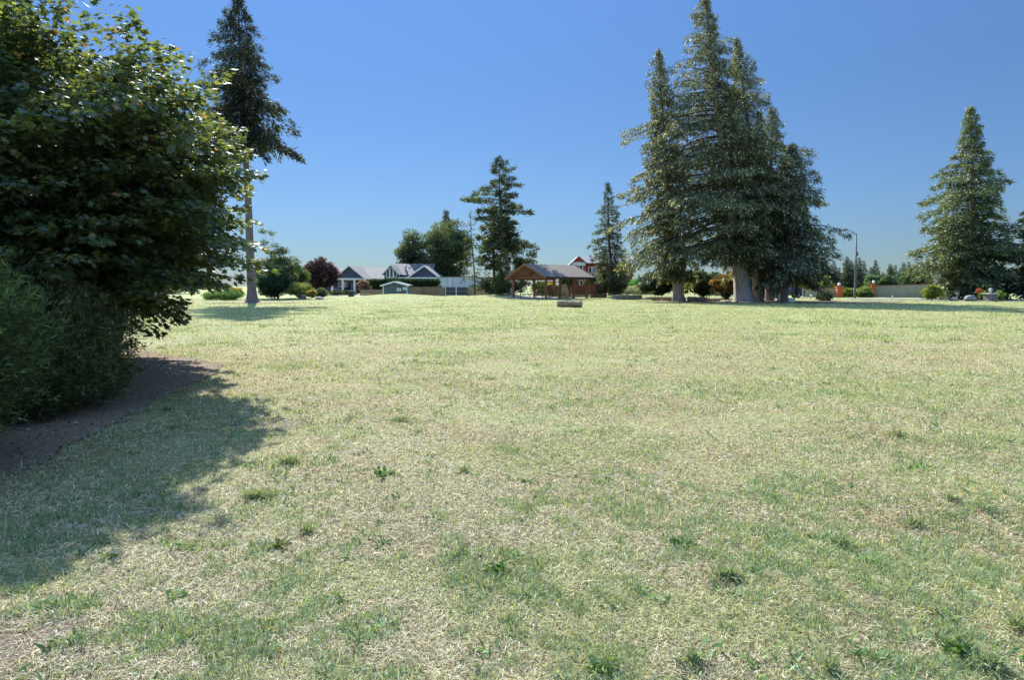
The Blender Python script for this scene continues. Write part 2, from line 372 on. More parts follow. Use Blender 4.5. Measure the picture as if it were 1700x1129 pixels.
def build_grass(n_tot=1250000):
    rng = np.random.RandomState(3)
    r0, r1, rk = 2.0, 95.0, 3.2
    # density per square metre ~ 1/r^2 beyond rk -> uniform in log r
    a = .5 * (rk ** 2 - r0 ** 2) / rk ** 2; b = math.log(r1 / rk); n1 = int(n_tot * a / (a + b))
    r = np.concatenate([np.sqrt(r0 ** 2 + rng.rand(n1) * (rk ** 2 - r0 ** 2)), rk * np.exp(rng.rand(n_tot - n1) * b)])
    an = (rng.rand(len(r)) - .5) * 2 * R(45); x = r * np.sin(an) ; y = r * np.cos(an)
    k = ~in_poly(MULCH, x + .22 * (fbm(x * 5, y * 5) - .5) + .05 * rng.randn(len(x)), y + .22 * (fbm(x * 5 + 9, y * 5) - .5) + .05 * rng.randn(len(x)))
    for (bx, by), br in BARE: k &= rng.rand(len(x)) < .30 + sstep(.25, 1.1, np.hypot((x - bx) / 1.5, y - by) / br + .9 * (fbm(x * 6, y * 6) - .5))
    # thinner on bare patches
    bare = sstep(.58, .72, fbm(x / 1.3 + 30, y / 1.3 + 11, 3)); k &= rng.rand(len(x)) > bare * .55
    x, y, r = x[k], y[k], r[k]
    c0, g = grass_colour(x, y, rng, 0)
    up = (rng.rand(len(x)) < .16 + .5 * g).astype(float)
    c, _ = grass_colour(x, y, rng, up)
    wd = (.0012 + .00052 * r) * (.7 + .6 * rng.rand(len(x))); wd = np.minimum(wd, .035)
    Lh = (.018 + .034 * rng.rand(len(x))) * (1 + .05 * np.minimum(r, 30)) * np.where(up > .5, .8 + .5 * g, 1.0)
    shade = sstep(-1.5, -4.5, x) * sstep(9, 5, y)       # longer uncut grass beside the bed
    Lh *= 1 + .35 * shade
    Lh = np.minimum(Lh, .14)
    V, Q, T, C = blades(x, y, rng, wd, c, up, Lh)
    # small broad-leaved sprigs scattered through the turf
    nc = 420; rr = 2.3 * np.exp(rng.rand(nc) * math.log(34 / 2.3)); aa = (rng.rand(nc) - .5) * R(84); cx_, cy_ = rr * np.sin(aa), rr * np.cos(aa)
    kk = ~in_poly(MULCH, cx_, cy_); cx_, cy_, rr = cx_[kk], cy_[kk], rr[kk]; nl = 14; i_ = np.repeat(np.arange(len(cx_)), nl); q_ = rng.rand(len(i_)) * 6.28
    sz = (.5 + .9 * rng.rand(len(cx_))) * (.8 + .05 * rr); px, py = cx_[i_] + rng.randn(len(i_)) * .03 * sz[i_], cy_[i_] + rng.randn(len(i_)) * .03 * sz[i_]
    Vw, Fw = kites(np.stack([px, py, gz(px, py) + .004], 1), np.stack([np.cos(q_), np.sin(q_), .15 + .9 * rng.rand(len(i_))], 1), .045 * sz[i_] * (.5 + rng.rand(len(i_))), .012 * sz[i_], rng, .6)
    Cw = np.repeat(shade_cols(len(i_), rng, (.06, .13, .04), (.17, .30, .11), .5), 4, 0); Q = np.concatenate([Q, Fw + len(V)]); V = np.concatenate([V, Vw]); C = np.concatenate([C, Cw])
    o = link('lawn_grass', mesh_np('lawn_grass', V, [Q, T], C), None, M['blade'])
    tag(o, 'short dry straw and green grass blades of the lawn', 'grass', kind='stuff')
build_grass()
def chips():
    rng = np.random.RandomState(9); n = 26000; x = -17 + 13.2 * rng.rand(n); y = 3 + 14 * rng.rand(n); k = in_poly(MULCH, x + .04 * rng.randn(n), y + .04 * rng.randn(n)) & (x > -11); x, y = x[k], y[k]; n = len(x)
    P = np.stack([x, y, gz(x, y) + .016 + .008 * rng.rand(n)], 1); A = rng.randn(n, 3); A[:, 2] *= .25
    V, F = kites(P, A, .02 + .045 * rng.rand(n), .012 + .016 * rng.rand(n), rng, .7)
    C = np.where(rng.rand(n, 1) < .18, np.array((.42, .37, .31)), shade_cols(n, rng, (.07, .055, .045), (.24, .19, .15), .5))
    tag(link('mulch_chips', mesh_np('mulch_chips', V, [F], np.repeat(C, 4, 0)), None, M['blade']), 'loose bark chips and dead leaves scattered over the mulch bed', 'bark chips', kind='stuff')

chips()
# ------------------------------------------------------------------ foliage
def tube_np(paths, radii, n=5):
    """many tubes: paths (m,s,3), radii (m,s)"""
    m, s, _ = paths.shape; T = np.empty_like(paths); T[:, 1:-1] = paths[:, 2:] - paths[:, :-2]; T[:, 0] = paths[:, 1] - paths[:, 0]; T[:, -1] = paths[:, -1] - paths[:, -2]
    T = nrm(T); a = np.zeros_like(T); a[..., 2] = 1; a[np.abs(T[..., 2]) > .9] = (1, 0, 0)
    X = nrm(np.cross(T, a)); Y = np.cross(T, X); an = np.arange(n) * 2 * math.pi / n
    V = paths[:, :, None, :] + (X[:, :, None, :] * np.cos(an)[None, None, :, None] + Y[:, :, None, :] * np.sin(an)[None, None, :, None]) * radii[:, :, None, None]
    base = (np.arange(m) * s * n)[:, None, None]; i = np.arange(s - 1)[None, :, None] * n; k = np.arange(n)[None, None, :]; k2 = (k + 1) % n
    F = np.stack([base + i + k, base + i + k2, base + i + n + k2, base + i + n + k], -1).reshape(-1, 4)
    return V.reshape(-1, 3), F

def trunk_mesh(H, r0, lean, rng, flare=1.7, bend=.0, nseg=18, nside=14, top=.03, butt=.18):
    zs = np.concatenate([[-.15, 0, .15, .4, .8, 1.4], np.linspace(2.2, H, nseg)]) if H > 4 else np.linspace(-.1, H, 8)
    ph = rng.rand(4) * 6.28; V = []; n = nside
    for z in zs:
        t = max(0, z / H); rr = r0 * ((1 - t) ** .85) + top * t
        f = 1 + (flare - 1) * math.exp(-max(z, 0) / (r0 * 1.1))
        cx = lean[0] * t + bend * math.sin(t * 5 + ph[0]); cy = lean[1] * t + bend * math.cos(t * 4 + ph[1])
        for k in range(n):
            an = 2 * math.pi * k / n
            q = 1 + butt * math.exp(-max(z, 0) / (r0 * 3)) * math.sin(an * 5 + ph[2]) + .05 * math.sin(an * 3 + z * .7 + ph[3]) + .04 * math.sin(an * 7 + z * .3)
            V.append((cx + math.cos(an) * rr * f * q, cy + math.sin(an) * rr * f * q, z))
    F = [(i * n + k, i * n + (k + 1) % n, (i + 1) * n + (k + 1) % n, (i + 1) * n + k) for i in range(len(zs) - 1) for k in range(n)]
    def axis(z):
        t = np.clip(np.asarray(z) / H, 0, 1)
        return np.stack([lean[0] * t + bend * np.sin(t * 5 + ph[0]), lean[1] * t + bend * np.cos(t * 4 + ph[1]), np.asarray(z, float)], -1)
    return np.array(V), np.array(F), axis

def conifer_data(H, Rmax, cb=.12, p=.75, r0=.5, lean=(0, 0), seed=1, nbr=170, rise=.15, droop=.35, dens=14, spray=.5, wd=.26,
                 c1=(.035, .055, .03), c2=(.09, .12, .055), k=4, lump=.45, flare=1.6, bend=.15, side=(0, 0), low=.35, hang=.5, butt=.18, off=(0, 0), tip=(.16, .2, .1)):
    rng = np.random.RandomState(seed)
    TV, TF, axis = trunk_mesh(H, r0, lean, rng, flare, bend, butt=butt)
    # branches
    t = (np.arange(nbr) + rng.rand(nbr)) / nbr; t = t ** 1.18
    z = H * (cb + (1 - cb) * t); az = np.arange(nbr) * 2.399 + rng.randn(nbr) * .35
    env = (1 - t) ** p * np.minimum(1, low + (1 - low) * t / .22) * np.minimum(1, ((1 - t) / .3 + .02) ** .4)
    lob = (1 - lump) + 2 * lump * vnoise(t * 7 + seed * 3.7, (az % (2 * math.pi)) * .95 + seed)
    L = Rmax * env * lob * (.58 + .66 * rng.rand(nbr)) + .25 * spray
    d = np.stack([np.cos(az), np.sin(az)], 1)
    L = L * (1 + side[0] * d[:, 0] + side[1] * d[:, 1])
    S = 6; s = np.linspace(0, 1, S); A0 = axis(z)
    rs = rise + (rng.rand(nbr) - .5) * .5 + .5 * t ** 3; dr = droop * (.7 + .6 * rng.rand(nbr))
    P = A0[:, None, :] + np.concatenate([d[:, None, :] * (L[:, None] * s)[..., None], (L[:, None] * (rs[:, None] * s - dr[:, None] * s ** 2))[..., None]], -1)
    rad = (.018 + .012 * L)[:, None] * (1 - .85 * s)[None, :]
    BV, BF = tube_np(P, rad, 4)
    # sprays
    cnt = np.maximum(3, (dens * (L * .55 + .5))).astype(int); bi = np.repeat(np.arange(nbr), cnt); n = len(bi)
    u = rng.rand(n) ** .75; u = .12 + .88 * u
    Lb = L[bi]; lat = (rng.rand(n) - .5) * 2 * Lb * .30 * np.sin(np.clip(u, 0, .93) * math.pi)
    pos = A0[bi].copy(); pos[:, :2] += d[bi] * (Lb * u)[:, None] + np.stack([-d[bi, 1], d[bi, 0]], 1) * lat[:, None]
    pos[:, 2] += Lb * (rs[bi] * u - dr[bi] * u ** 2) - rng.rand(n) * spray * (.25 + .8 * hang)
    kk = np.repeat(np.arange(n), k); m = len(kk); sp = spray * (.55 + .45 * (1 - t[bi[kk]]))
    dd = np.concatenate([d[bi] * .8 + np.stack([-d[bi, 1], d[bi, 0]], 1) * (np.sign(lat) * .5)[:, None], np.full((n, 1), .1)], 1)
    A = dd[kk] + rng.randn(m, 3) * .45; A[:, 2] -= hang * (.6 + .8 * rng.rand(m))
    pp = pos[kk] + rng.randn(m, 3) * spray * .22
    V, F = kites(pp, A, sp * (.5 + .8 * rng.rand(m)), sp * wd * (.6 + .8 * rng.rand(m)), rng, .3)
    cc = shade_cols(m, rng, c1, c2, .5)
    cl = vnoise(pos[:, 0] * .5 + 40, pos[:, 2] * .6 + pos[:, 1] * .5)[kk][:, None]; cc = cc * (.65 + .7 * cl)
    tp = (rng.rand(m) < .17 * u[kk])[:, None]; cc = np.where(tp, np.array(tip) * (.7 + .6 * rng.rand(m, 1)), cc)  # scattered pale sprays: sunlit highlights put into the crown colour
    return (TV, [TF], BV, BF), (V, [F], np.repeat(cc, 4, 0))
def tree_obj(name, x, y, data, bark, fol, label, cat='tree', group=None, z=None, sink=0.0, rz=0, trunk_name='trunk', crown_name='crown'):
    r = empty(name, (x, y, (gzf(x, y) if z is None else z) - sink), rz, label, cat, group)
    t, (v, f, c) = data; tv, tf = t[:2]
    if len(tv): link(trunk_name, mesh_np('trunk', tv, tf, smooth=True), r, bark)
    if len(t) > 2: link('branches', mesh_np('branches', t[2], [t[3]], smooth=True), r, M['bark_dark'])
    link(crown_name, mesh_np('crown', v, f, c), r, fol)
    return r

def broad_data(lobes, trunk=(3, .2), nl=9000, leaf=.22, wd=.6, seed=1, c1=(.04, .06, .03), c2=(.10, .14, .06), clump=.28, ncl=70, tipc=None, tipf=.1, drop=.25, flat=.3, k=1, stemn=1, shell=.55, thin=1.0):
    """lobes: list of (cx,cy,cz,rx,ry,rz); leaves in clumps over the lobes"""
    rng = np.random.RandomState(seed); LB = np.array(lobes, float)
    vol = np.prod(LB[:, 3:], 1) ** .67; pr = vol / vol.sum()
    li = rng.choice(len(LB), ncl, p=pr); q = nrm(rng.randn(ncl, 3)); rr = (shell + (1.0 - shell) * rng.rand(ncl) ** .7)[:, None]
    cc = LB[li, :3] + q * LB[li, 3:] * rr
    cr = clump * LB[li, 3:].mean(1) * (.6 + .8 * rng.rand(ncl))
    w_ = cr ** 2; ci = rng.choice(ncl, nl, p=w_ / w_.sum())
    o = nrm(rng.randn(nl, 3)) * (rng.rand(nl, 1) ** .45) * cr[ci][:, None] * np.array((1.15, 1.15, .62 * thin))
    P = cc[ci] + o; P[:, 2] = np.maximum(P[:, 2], .03 + .05 * rng.rand(nl))
    A = nrm(o) * .8 + rng.randn(nl, 3) * .6 + q[ci] * .3; A[:, 2] -= drop
    V, F = kites(P, A, leaf * (.6 + .7 * rng.rand(nl)), leaf * wd * (.7 + .5 * rng.rand(nl)), rng, flat)
    C = shade_cols(nl, rng, c1, c2, .5) * (.75 + .5 * rng.rand(ncl))[ci][:, None]
    if tipc is not None:
        m = (rng.rand(nl) < tipf * (.4 + 1.2 * (rng.rand(ncl)[ci])))[:, None]; C = np.where(m, np.array(tipc) * (.7 + .6 * rng.rand(nl, 1)), C)
    # trunk and limbs
    paths = []; rad = []; cen = LB[:, :3].mean(0); th, tr = trunk
    base = [np.array((rng.randn() * .12 * stemn, rng.randn() * .12 * stemn, -.1)) if stemn > 1 else np.array((0, 0, -.1)) for _ in range(stemn)]
    for i in range(min(ncl, 46)):
        b0 = base[i % stemn]; fork = b0 * .6 + np.array((cen[0] * .3, cen[1] * .3, th * (.6 + .5 * rng.rand()))); e = cc[i]
        s = np.linspace(0, 1, 6)[:, None]; mid = fork + (e - fork) * .5 + np.array((0, 0, .12 * np.linalg.norm(e - fork)))
        pth = np.where(s < .3, b0 + (fork - b0) * s / .3, 0); ss = np.clip((s - .3) / .7, 0, 1)
        pth = np.where(s < .3, pth, (1 - ss) ** 2 * fork + 2 * ss * (1 - ss) * mid + ss ** 2 * e)
        paths.append(pth); rad.append(tr * np.array((.62, .58, .32, .2, .1, .03)) * (1 if i < stemn * 3 else .7))
    TV, TF = tube_np(np.array(paths), np.array(rad), 6)
    return (TV, [TF]), (V, [F], np.repeat(C, 4, 0))

# -- cedar grove (right of centre)
GROVE = 'tall cedars of the grove right of the shelter'
def base_x(u, D): return px_x(u, D)
def top_h(v, D): return px_z(v, D)
ced = dict(spray=.48, wd=.2, k=6, c1=(.04, .055, .026), c2=(.14, .16, .075), tip=(.54, .54, .34), hang=1.05, rise=.08, droop=.34)
def cedar(label, ub, D, ut, vt, Rm, seed, **kw):
    x = px_x(ub, D); H = px_z(vt, D) ; xt = px_x(ut, D)
    a = dict(ced); a.update(kw)
    return tree_obj('cedar_tree', x, D, conifer_data(H, Rm, lean=(xt - x, 0), seed=seed, **a), M['bark_grey'] if kw.get('r0', .5) > .48 else M['bark'], M['needle'], label, 'tree', GROVE)
cedar('tall thin-topped cedar at the left edge of the grove with a curved trunk', 1124, 71, 1087, 80, 4.6, 11, r0=.56, cb=.10, p=.62, nbr=225, dens=18, bend=.3, side=(-.1, 0), lump=.78, flare=1.35)
cedar('tallest cedar of the grove with the broadest fluted pale trunk', 1234, 69, 1160, -12, 6.6, 12, r0=.82, cb=.15, p=.6, nbr=330, dens=19, bend=.2, side=(-.28, -.1), lump=.72, flare=1.45, low=.75)
cedar('tall cedar with a narrow top just right of the tallest one', 1263, 71, 1214, 58, 5.2, 13, r0=.5, cb=.16, p=.6, nbr=250, dens=18, bend=.2, lump=.72, flare=1.35)
cedar('dark cedar of middle height with a slim trunk behind the paired trunks', 1279, 73.5, 1270, 176, 5.0, 14, r0=.42, cb=.16, p=.55, nbr=185, dens=18, c1=(.04, .06, .035), c2=(.12, .15, .08), lump=.6, flare=1.3)
cedar('shorter broad dark cedar at the right end of the grove', 1303, 69.5, 1309, 235, 4.3, 15, r0=.45, cb=.16, p=.5, nbr=185, dens=19, c1=(.035, .052, .035), c2=(.11, .14, .075), side=(.1, 0), lump=.6, low=.6, flare=1.3)

# -- lone cedar at left
x = px_x(417, 64)
tree_obj('lone_cedar_tree', x, 64, conifer_data(px_z(-12, 64), 3.8, cb=.53, p=.42, r0=.42, lean=(-.3, 0), seed=21, nbr=135, dens=22, spray=.56, wd=.2, k=5, c1=(.015, .022, .014), c2=(.05, .06, .035),
         hang=.85, rise=-.02, droop=.3, lump=.8, flare=1.7, bend=.12, low=.9, side=(0, 0), tip=(.16, .18, .10)), M['bark_lone'], M['needle'],
         'lone tall cedar with a bare grey trunk beside the maple', 'tree')
# -- small spruce left of grove
x = px_x(1018, 88)
tree_obj('spruce_tree', x, 88, conifer_data(px_z(303, 88), 3.0, cb=.06, p=.7, r0=.25, lean=(px_x(1006, 88) - x, 0), seed=31, nbr=130, dens=18, spray=.5, wd=.24, k=4, c1=(.035, .055, .035), c2=(.11, .14, .08), hang=.35, rise=.1, lump=.5),
         M['bark_dark'], M['needle'], 'narrow dark spruce between the red house and the cedar grove', 'tree')
# -- big conifer right side
x = px_x(1612, 78)
tree_obj('western_cedar_tree', x, 78, conifer_data(px_z(176, 78), 6.2, cb=.02, p=.68, r0=.5, lean=(px_x(1598, 78) - x, 0), seed=32, nbr=300, dens=17, spray=.55, wd=.24, k=5, c1=(.045, .072, .034), c2=(.14, .18, .085), tip=(.36, .4, .24), hang=.4, rise=.12, lump=.5, side=(0, 0), low=.6),
         M['bark'], M['needle'], 'broad bright green conifer standing behind the planter at right', 'tree')
x = px_x(1728, 75)
tree_obj('western_cedar_tree', x, 75, conifer_data(px_z(322, 75), 4.6, cb=.08, p=.55, r0=.4, lean=(0, 0), seed=33, nbr=160, dens=19, spray=.55, wd=.26, k=5, c1=(.03, .045, .035), c2=(.09, .12, .08), hang=.45, lump=.4, low=.8),
         M['bark'], M['needle'], 'darker shorter conifer cut by the right edge of the photo', 'tree')
# -- centre firs
x = px_x(845, 92)
tree_obj('fir_tree', x, 92, conifer_data(px_z(264, 92), 4.0, cb=.34, p=.5, r0=.42, lean=(px_x(828, 92) - x, 0), seed=41, nbr=66, dens=28, spray=.6, wd=.26, k=5, c1=(.035, .055, .035), c2=(.11, .14, .08), hang=.3, rise=.02, droop=.12, lump=.75, side=(-.12, 0), low=.7, bend=.25),
         M['bark_grey'], M['needle'], 'tall ragged fir with tiered limbs left of the shelter', 'tree')
x = px_x(821, 94)
tree_obj('fir_tree', x, 94, conifer_data(px_z(345, 94), 2.8, cb=.3, p=.6, r0=.25, lean=(0, 0), seed=42, nbr=60, dens=17, spray=.55, wd=.26, k=4, c1=(.02, .035, .025), c2=(.06, .085, .05), hang=.35, lump=.7),
         M['bark_dark'], M['needle'], 'dark shorter fir close behind the tall ragged fir', 'tree')
x = px_x(787, 98)
tree_obj('thin_fir_tree', x, 98, conifer_data(px_z(352, 98), 2.2, cb=.08, p=.55, r0=.12, lean=(px_x(783, 98) - x, 0), seed=43, nbr=40, dens=7, spray=.5, wd=.26, k=4, c1=(.025, .04, .025), c2=(.08, .1, .06), hang=.3, rise=.12, droop=.25, lump=.7, flare=1.1),
         M['bark_dark'], M['needle'], 'thin see-through fir with sparse branches behind the pale wall', 'tree')
x = px_x(742, 158)
tree_obj('fir_tree', x, 158, conifer_data(px_z(348, 158), 4.0, cb=.2, p=.9, r0=.3, seed=44, nbr=110, dens=14, spray=.8, wd=.28, k=4, c1=(.02, .035, .025), c2=(.06, .085, .05), hang=.3, lump=.5),
         M['bark_dark'], M['needle'], 'pointed fir top rising behind the round maples', 'tree')

# broadleaf
def blob(name, label, u0, u1, v0, v1, D, seed, c1, c2, leaf=.22, nl=9000, cat='shrub', group=None, tipc=None, tipf=.1, ncl=60, clump=.3, lobes=None, trunk=None, wd=.6, mat='shrub', drop=.2, z=None, thin=1.0, depth=None, shell=.55):
    """leafy mass seen between photo columns u0..u1 and rows v0 (top)..v1 (foot) at distance D"""
    x0, x1 = px_x(u0, D), px_x(u1, D); xc = (x0 + x1) / 2; zt = px_z(v0, D); g = px_z(v1, D) if z is None else z
    h = zt - g; w_ = (x1 - x0) / 2; dp = depth or w_
    lb = lobes or [(0, 0, .52, 1, .48)]
    L = [(l[0] * w_, l[1] * dp, l[2] * h, l[3] * w_, l[3] * dp, l[4] * h) for l in lb]
    s = .93
    L = [(a, b, c, d * s, e * s, f * s) for a, b, c, d, e, f in L]
    data = broad_data(L, trunk or (h * .3, .04 + .02 * h), nl, leaf, wd, seed, c1, c2, clump, ncl, tipc, tipf, drop, shell=shell, thin=thin)
    return tree_obj(name, xc, D, data, M['bark_dark'], M[mat], label, cat, group, z=g, trunk_name='trunk' if cat == 'tree' else 'stems', crown_name='crown' if cat == 'tree' else 'foliage')
DG1, DG2 = (.04, .06, .035), (.12, .16, .08)
blob('maple_tree', 'rounded leafy tree at the left end of the clump behind the blue house', 664, 706, 385, 480, 152, 51, DG1, DG2, .42, 15000, 'tree', ncl=90, clump=.42, lobes=[(0, 0, .62, 1, .4), (0, 0, .35, 1, .3)], tipc=(.13, .16, .08), tipf=.15)
blob('maple_tree', 'largest rounded dark tree right of the blue house gable', 696, 782, 366, 482, 150, 52, DG1, DG2, .42, 34000, 'tree', lobes=[(.15, 0, .62, .8, .4), (-.45, 0, .5, .55, .42), (.3, 0, .35, .75, .35)], ncl=150, clump=.36, tipc=(.14, .17, .09), tipf=.15)
blob('alder_tree', 'airy leafy tree with light showing through left of the shelter roof', 838, 893, 382, 485, 100, 53, (.035, .045, .03), (.1, .12, .07), .25, 8500, 'tree', lobes=[(.1, 0, .6, .9, .4), (0, 0, .3, .9, .28)], ncl=90, clump=.2)
blob('ivy_shrub', 'yellow-green climbing growth round the foot of the ragged fir', 812, 852, 400, 487, 90.5, 54, (.05, .08, .03), (.15, .19, .08), .2, 6500, 'shrub', lobes=[(.1, 0, .6, .5, .42), (0, 0, .2, 1, .22)], ncl=80, clump=.25)
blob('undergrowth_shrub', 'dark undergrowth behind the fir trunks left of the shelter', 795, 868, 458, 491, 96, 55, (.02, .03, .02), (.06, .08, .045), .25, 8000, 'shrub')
blob('purple_plum_tree', 'dark purple-leaved tree left of the blue house', 497, 563, 427, 489, 118, 56, (.028, .014, .022), (.10, .055, .075), .34, 13000, 'tree', lobes=[(.15, 0, .55, .8, .45), (-.5, 0, .45, .5, .36)], ncl=80, tipc=(.16, .10, .12), tipf=.15)
blob('weeping_conifer', 'green conifer with drooping tips just right of the bare cedar trunk', 424, 498, 376, 495, 84, 57, (.03, .055, .035), (.09, .13, .06), .32, 20000, 'tree', lobes=[(-.35, 0, .62, .45, .4), (0, 0, .3, 1, .3), (.3, 0, .42, .6, .33)], ncl=130, clump=.22, tipc=(.24, .27, .09), tipf=.16, drop=.7, wd=.3)
blob('blue_green_shrub', 'rounded deep green shrub at the foot of the drooping conifer', 430, 480, 436, 496, 80, 58, (.02, .05, .035), (.05, .10, .06), .2, 10000, 'shrub', ncl=80)
blob('drooping_evergreen', 'bright green evergreen with arching tips before the purple tree', 470, 512, 432, 490, 88, 59, (.05, .09, .03), (.15, .22, .08), .28, 7000, 'shrub', lobes=[(0, 0, .45, .9, .45)], drop=.6, wd=.35)
blob('spreading_juniper', 'low spreading yellow-green juniper before the purple tree', 478, 522, 470, 492, 80, 60, (.07, .11, .03), (.22, .27, .09), .2, 6000, 'shrub', drop=.3, wd=.35)
blob('yellow_shrub', 'low yellow flowering shrub beside the grey utility box', 508, 526, 482, 494, 79, 61, (.18, .17, .04), (.42, .38, .12), .14, 2500, 'shrub')
blob('grey_green_shrub', 'grey-green mounded shrub right of the yellow flowering one', 522, 543, 479, 494, 80, 62, (.06, .085, .06), (.17, .21, .15), .16, 3000, 'shrub')
blob('straw_shrub', 'pale straw-coloured shrub left of the grey utility box', 492, 503, 486, 495, 79, 63, (.25, .2, .12), (.45, .4, .28), .12, 1500, 'shrub')
blob('orange_yellow_shrub', 'golden orange shrub just left of the bare cedar trunk', 372, 404, 476, 495, 78, 64, (.20, .12, .03), (.50, .32, .06), .18, 4500, 'shrub', tipc=(.12, .2, .06), tipf=.5)
blob('low_green_shrub', 'long low bright green shrub between the maple and the cedar trunk', 340, 408, 484, 497, 76, 65, (.05, .10, .03), (.14, .24, .07), .16, 6000, 'shrub')
blob('pink_shrub', 'pinkish red shrub right of the blue house porch', 593, 617, 466, 486, 122, 66, (.14, .06, .07), (.38, .20, .22), .24, 3500, 'shrub', tipc=(.1, .15, .08), tipf=.3)
blob('pot_flower_shrub', 'dark low planting along the front of the blue house porch', 545, 592, 483, 490, 120, 67, (.02, .03, .02), (.07, .09, .05), .2, 3500, 'shrub')
for i, (a, b, t, nm) in enumerate([(-60, 40, 395, 'far leafy tree at the left edge behind the maple'), (20, 110, 420, 'low far tree behind the maple, second from the left'), (95, 190, 405, 'rounded far tree behind the middle of the maple'), (170, 262, 425, 'low far tree behind the lower maple boughs'), (240, 330, 440, 'small far tree seen through the right side of the maple')]):
    blob('leafy_tree', nm, a, b, t, 486, 125 + 4 * i, 170 + i, DG1, DG2, .4, 9000, 'tree', group='far trees behind the maple', lobes=[(0, 0, .6, .9, .4), (.1, 0, .3, 1, .28)])
# shelter surroundings
blob('yellow_green_shrub', 'yellow-green shrub seen between the shelter posts', 884, 925, 466, 491, 98, 70, (.10, .13, .03), (.32, .34, .10), .2, 6500, 'shrub', lobes=[(0, 0, .5, 1, .5)])
blob('rounded_tree', 'dark green tree seen under the shelter eave', 928, 958, 450, 480, 104, 71, (.03, .055, .03), (.09, .14, .07), .22, 5000, 'tree')
blob('rounded_tree', 'dark leafy tree between the shelter and the narrow spruce', 972, 1006, 452, 480, 106, 72, (.03, .05, .03), (.09, .13, .07), .22, 5500, 'tree', tipc=(.2, .22, .14))
blob('bramble_shrub', 'loose pale green shrub at the foot of the narrow spruce', 1000, 1024, 452, 490, 94, 73, (.06, .09, .04), (.18, .22, .12), .2, 5000, 'shrub')
blob('fern_clump', 'small bright green fern clump right of the spruce', 1022, 1041, 468, 483, 95, 74, (.05, .17, .05), (.14, .36, .13), .26, 2200, 'fern', drop=.1, wd=.25, group='ferns on the bank behind the stone planter')
blob('fern_clump', 'larger bright green fern clump nearer the grove', 1044, 1068, 463, 480, 97, 75, (.05, .17, .05), (.14, .36, .13), .26, 3000, 'fern', drop=.1, wd=.25, group='ferns on the bank behind the stone planter')
blob('heather_shrub', 'low pale grey-green groundcover shrub on the bank', 1034, 1096, 476, 486, 93, 76, (.12, .15, .11), (.34, .36, .28), .18, 6500, 'shrub')
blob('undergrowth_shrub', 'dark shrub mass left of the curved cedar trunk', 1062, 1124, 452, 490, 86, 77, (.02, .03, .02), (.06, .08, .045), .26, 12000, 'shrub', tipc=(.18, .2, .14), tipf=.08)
blob('lime_shrub', 'lime green shrub right of the curved cedar trunk', 1128, 1148, 464, 487, 82, 78, (.08, .13, .03), (.22, .3, .08), .2, 3000, 'shrub')
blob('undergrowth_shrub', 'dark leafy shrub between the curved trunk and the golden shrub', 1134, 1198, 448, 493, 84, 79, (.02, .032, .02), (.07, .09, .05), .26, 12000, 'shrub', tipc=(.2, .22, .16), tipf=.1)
blob('golden_shrub', 'golden orange shrub left of the broadest cedar trunk', 1183, 1228, 452, 496, 80, 80, (.16, .09, .03), (.42, .24, .09), .2, 9000, 'shrub', tipc=(.07, .08, .04), tipf=.45, lobes=[(0, 0, .5, 1, .5), (.2, 0, .75, .6, .25)])
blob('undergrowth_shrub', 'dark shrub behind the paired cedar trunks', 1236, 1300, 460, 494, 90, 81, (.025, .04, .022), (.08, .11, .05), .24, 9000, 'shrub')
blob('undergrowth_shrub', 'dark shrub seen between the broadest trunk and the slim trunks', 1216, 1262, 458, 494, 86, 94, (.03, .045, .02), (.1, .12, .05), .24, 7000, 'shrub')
blob('bright_shrub', 'yellow-green leafy shrub above the parked car', 1296, 1342, 440, 484, 112, 82, (.06, .08, .03), (.2, .23, .1), .28, 9000, 'shrub', tipc=(.38, .36, .22), tipf=.25)  # yellow-green leaf colour, some leaves paler
blob('blue_grey_tree', 'rounded blue-grey tree behind the left tan wall', 1335, 1388, 444, 484, 122, 83, (.035, .05, .06), (.08, .105, .11), .3, 9000, 'tree')
blob('bright_shrub', 'bright yellow-green bush over the left end of the left tan wall', 1328, 1364, 466, 486, 108, 84, (.09, .13, .03), (.3, .34, .12), .22, 5000, 'shrub')
blob('bright_shrub', 'pointed bright bush over the middle of the left tan wall', 1360, 1386, 456, 486, 109, 85, (.09, .13, .03), (.3, .34, .12), .22, 4500, 'shrub', lobes=[(0, 0, .35, 1, .35), (.1, 0, .68, .5, .32)])
for i, (a, b, t, s) in enumerate([(1396, 1422, 479, 'left of the street lamp'), (1418, 1448, 476, 'right of the street lamp')]):
    blob('roadside_shrub', 'yellow-green roadside bush just ' + s, a, b, t, 496, 97 + i, 86 + i, (.08, .12, .03), (.26, .32, .12), .2, 5000, 'shrub', group='bushes between the two tan walls')
blob('pointed_shrub', 'small pointed green bush left of the right orange pillar', 1434, 1449, 466, 494, 99, 88, (.05, .09, .03), (.16, .22, .09), .18, 2500, 'shrub', lobes=[(0, 0, .35, 1, .35), (0, 0, .65, .5, .35)])
blob('dark_bush', 'small dark rounded bush on the lawn before the left tan wall', 1356, 1384, 482, 502, 72, 89, (.03, .045, .025), (.09, .11, .06), .13, 6000, 'shrub', lobes=[(0, 0, .5, .95, .5)], wd=.35)
blob('lime_shrub', 'yellow-green shrub at the left foot of the bright conifer', 1534, 1562, 474, 497, 72, 90, (.10, .14, .03), (.32, .36, .10), .16, 6500, 'shrub')
blob('iris_clump', 'strappy green plants left of the stone planter', 1627, 1640, 484, 497, 69.5, 91, (.07, .13, .03), (.2, .3, .08), .2, 1200, 'plant', drop=-.8, wd=.2)
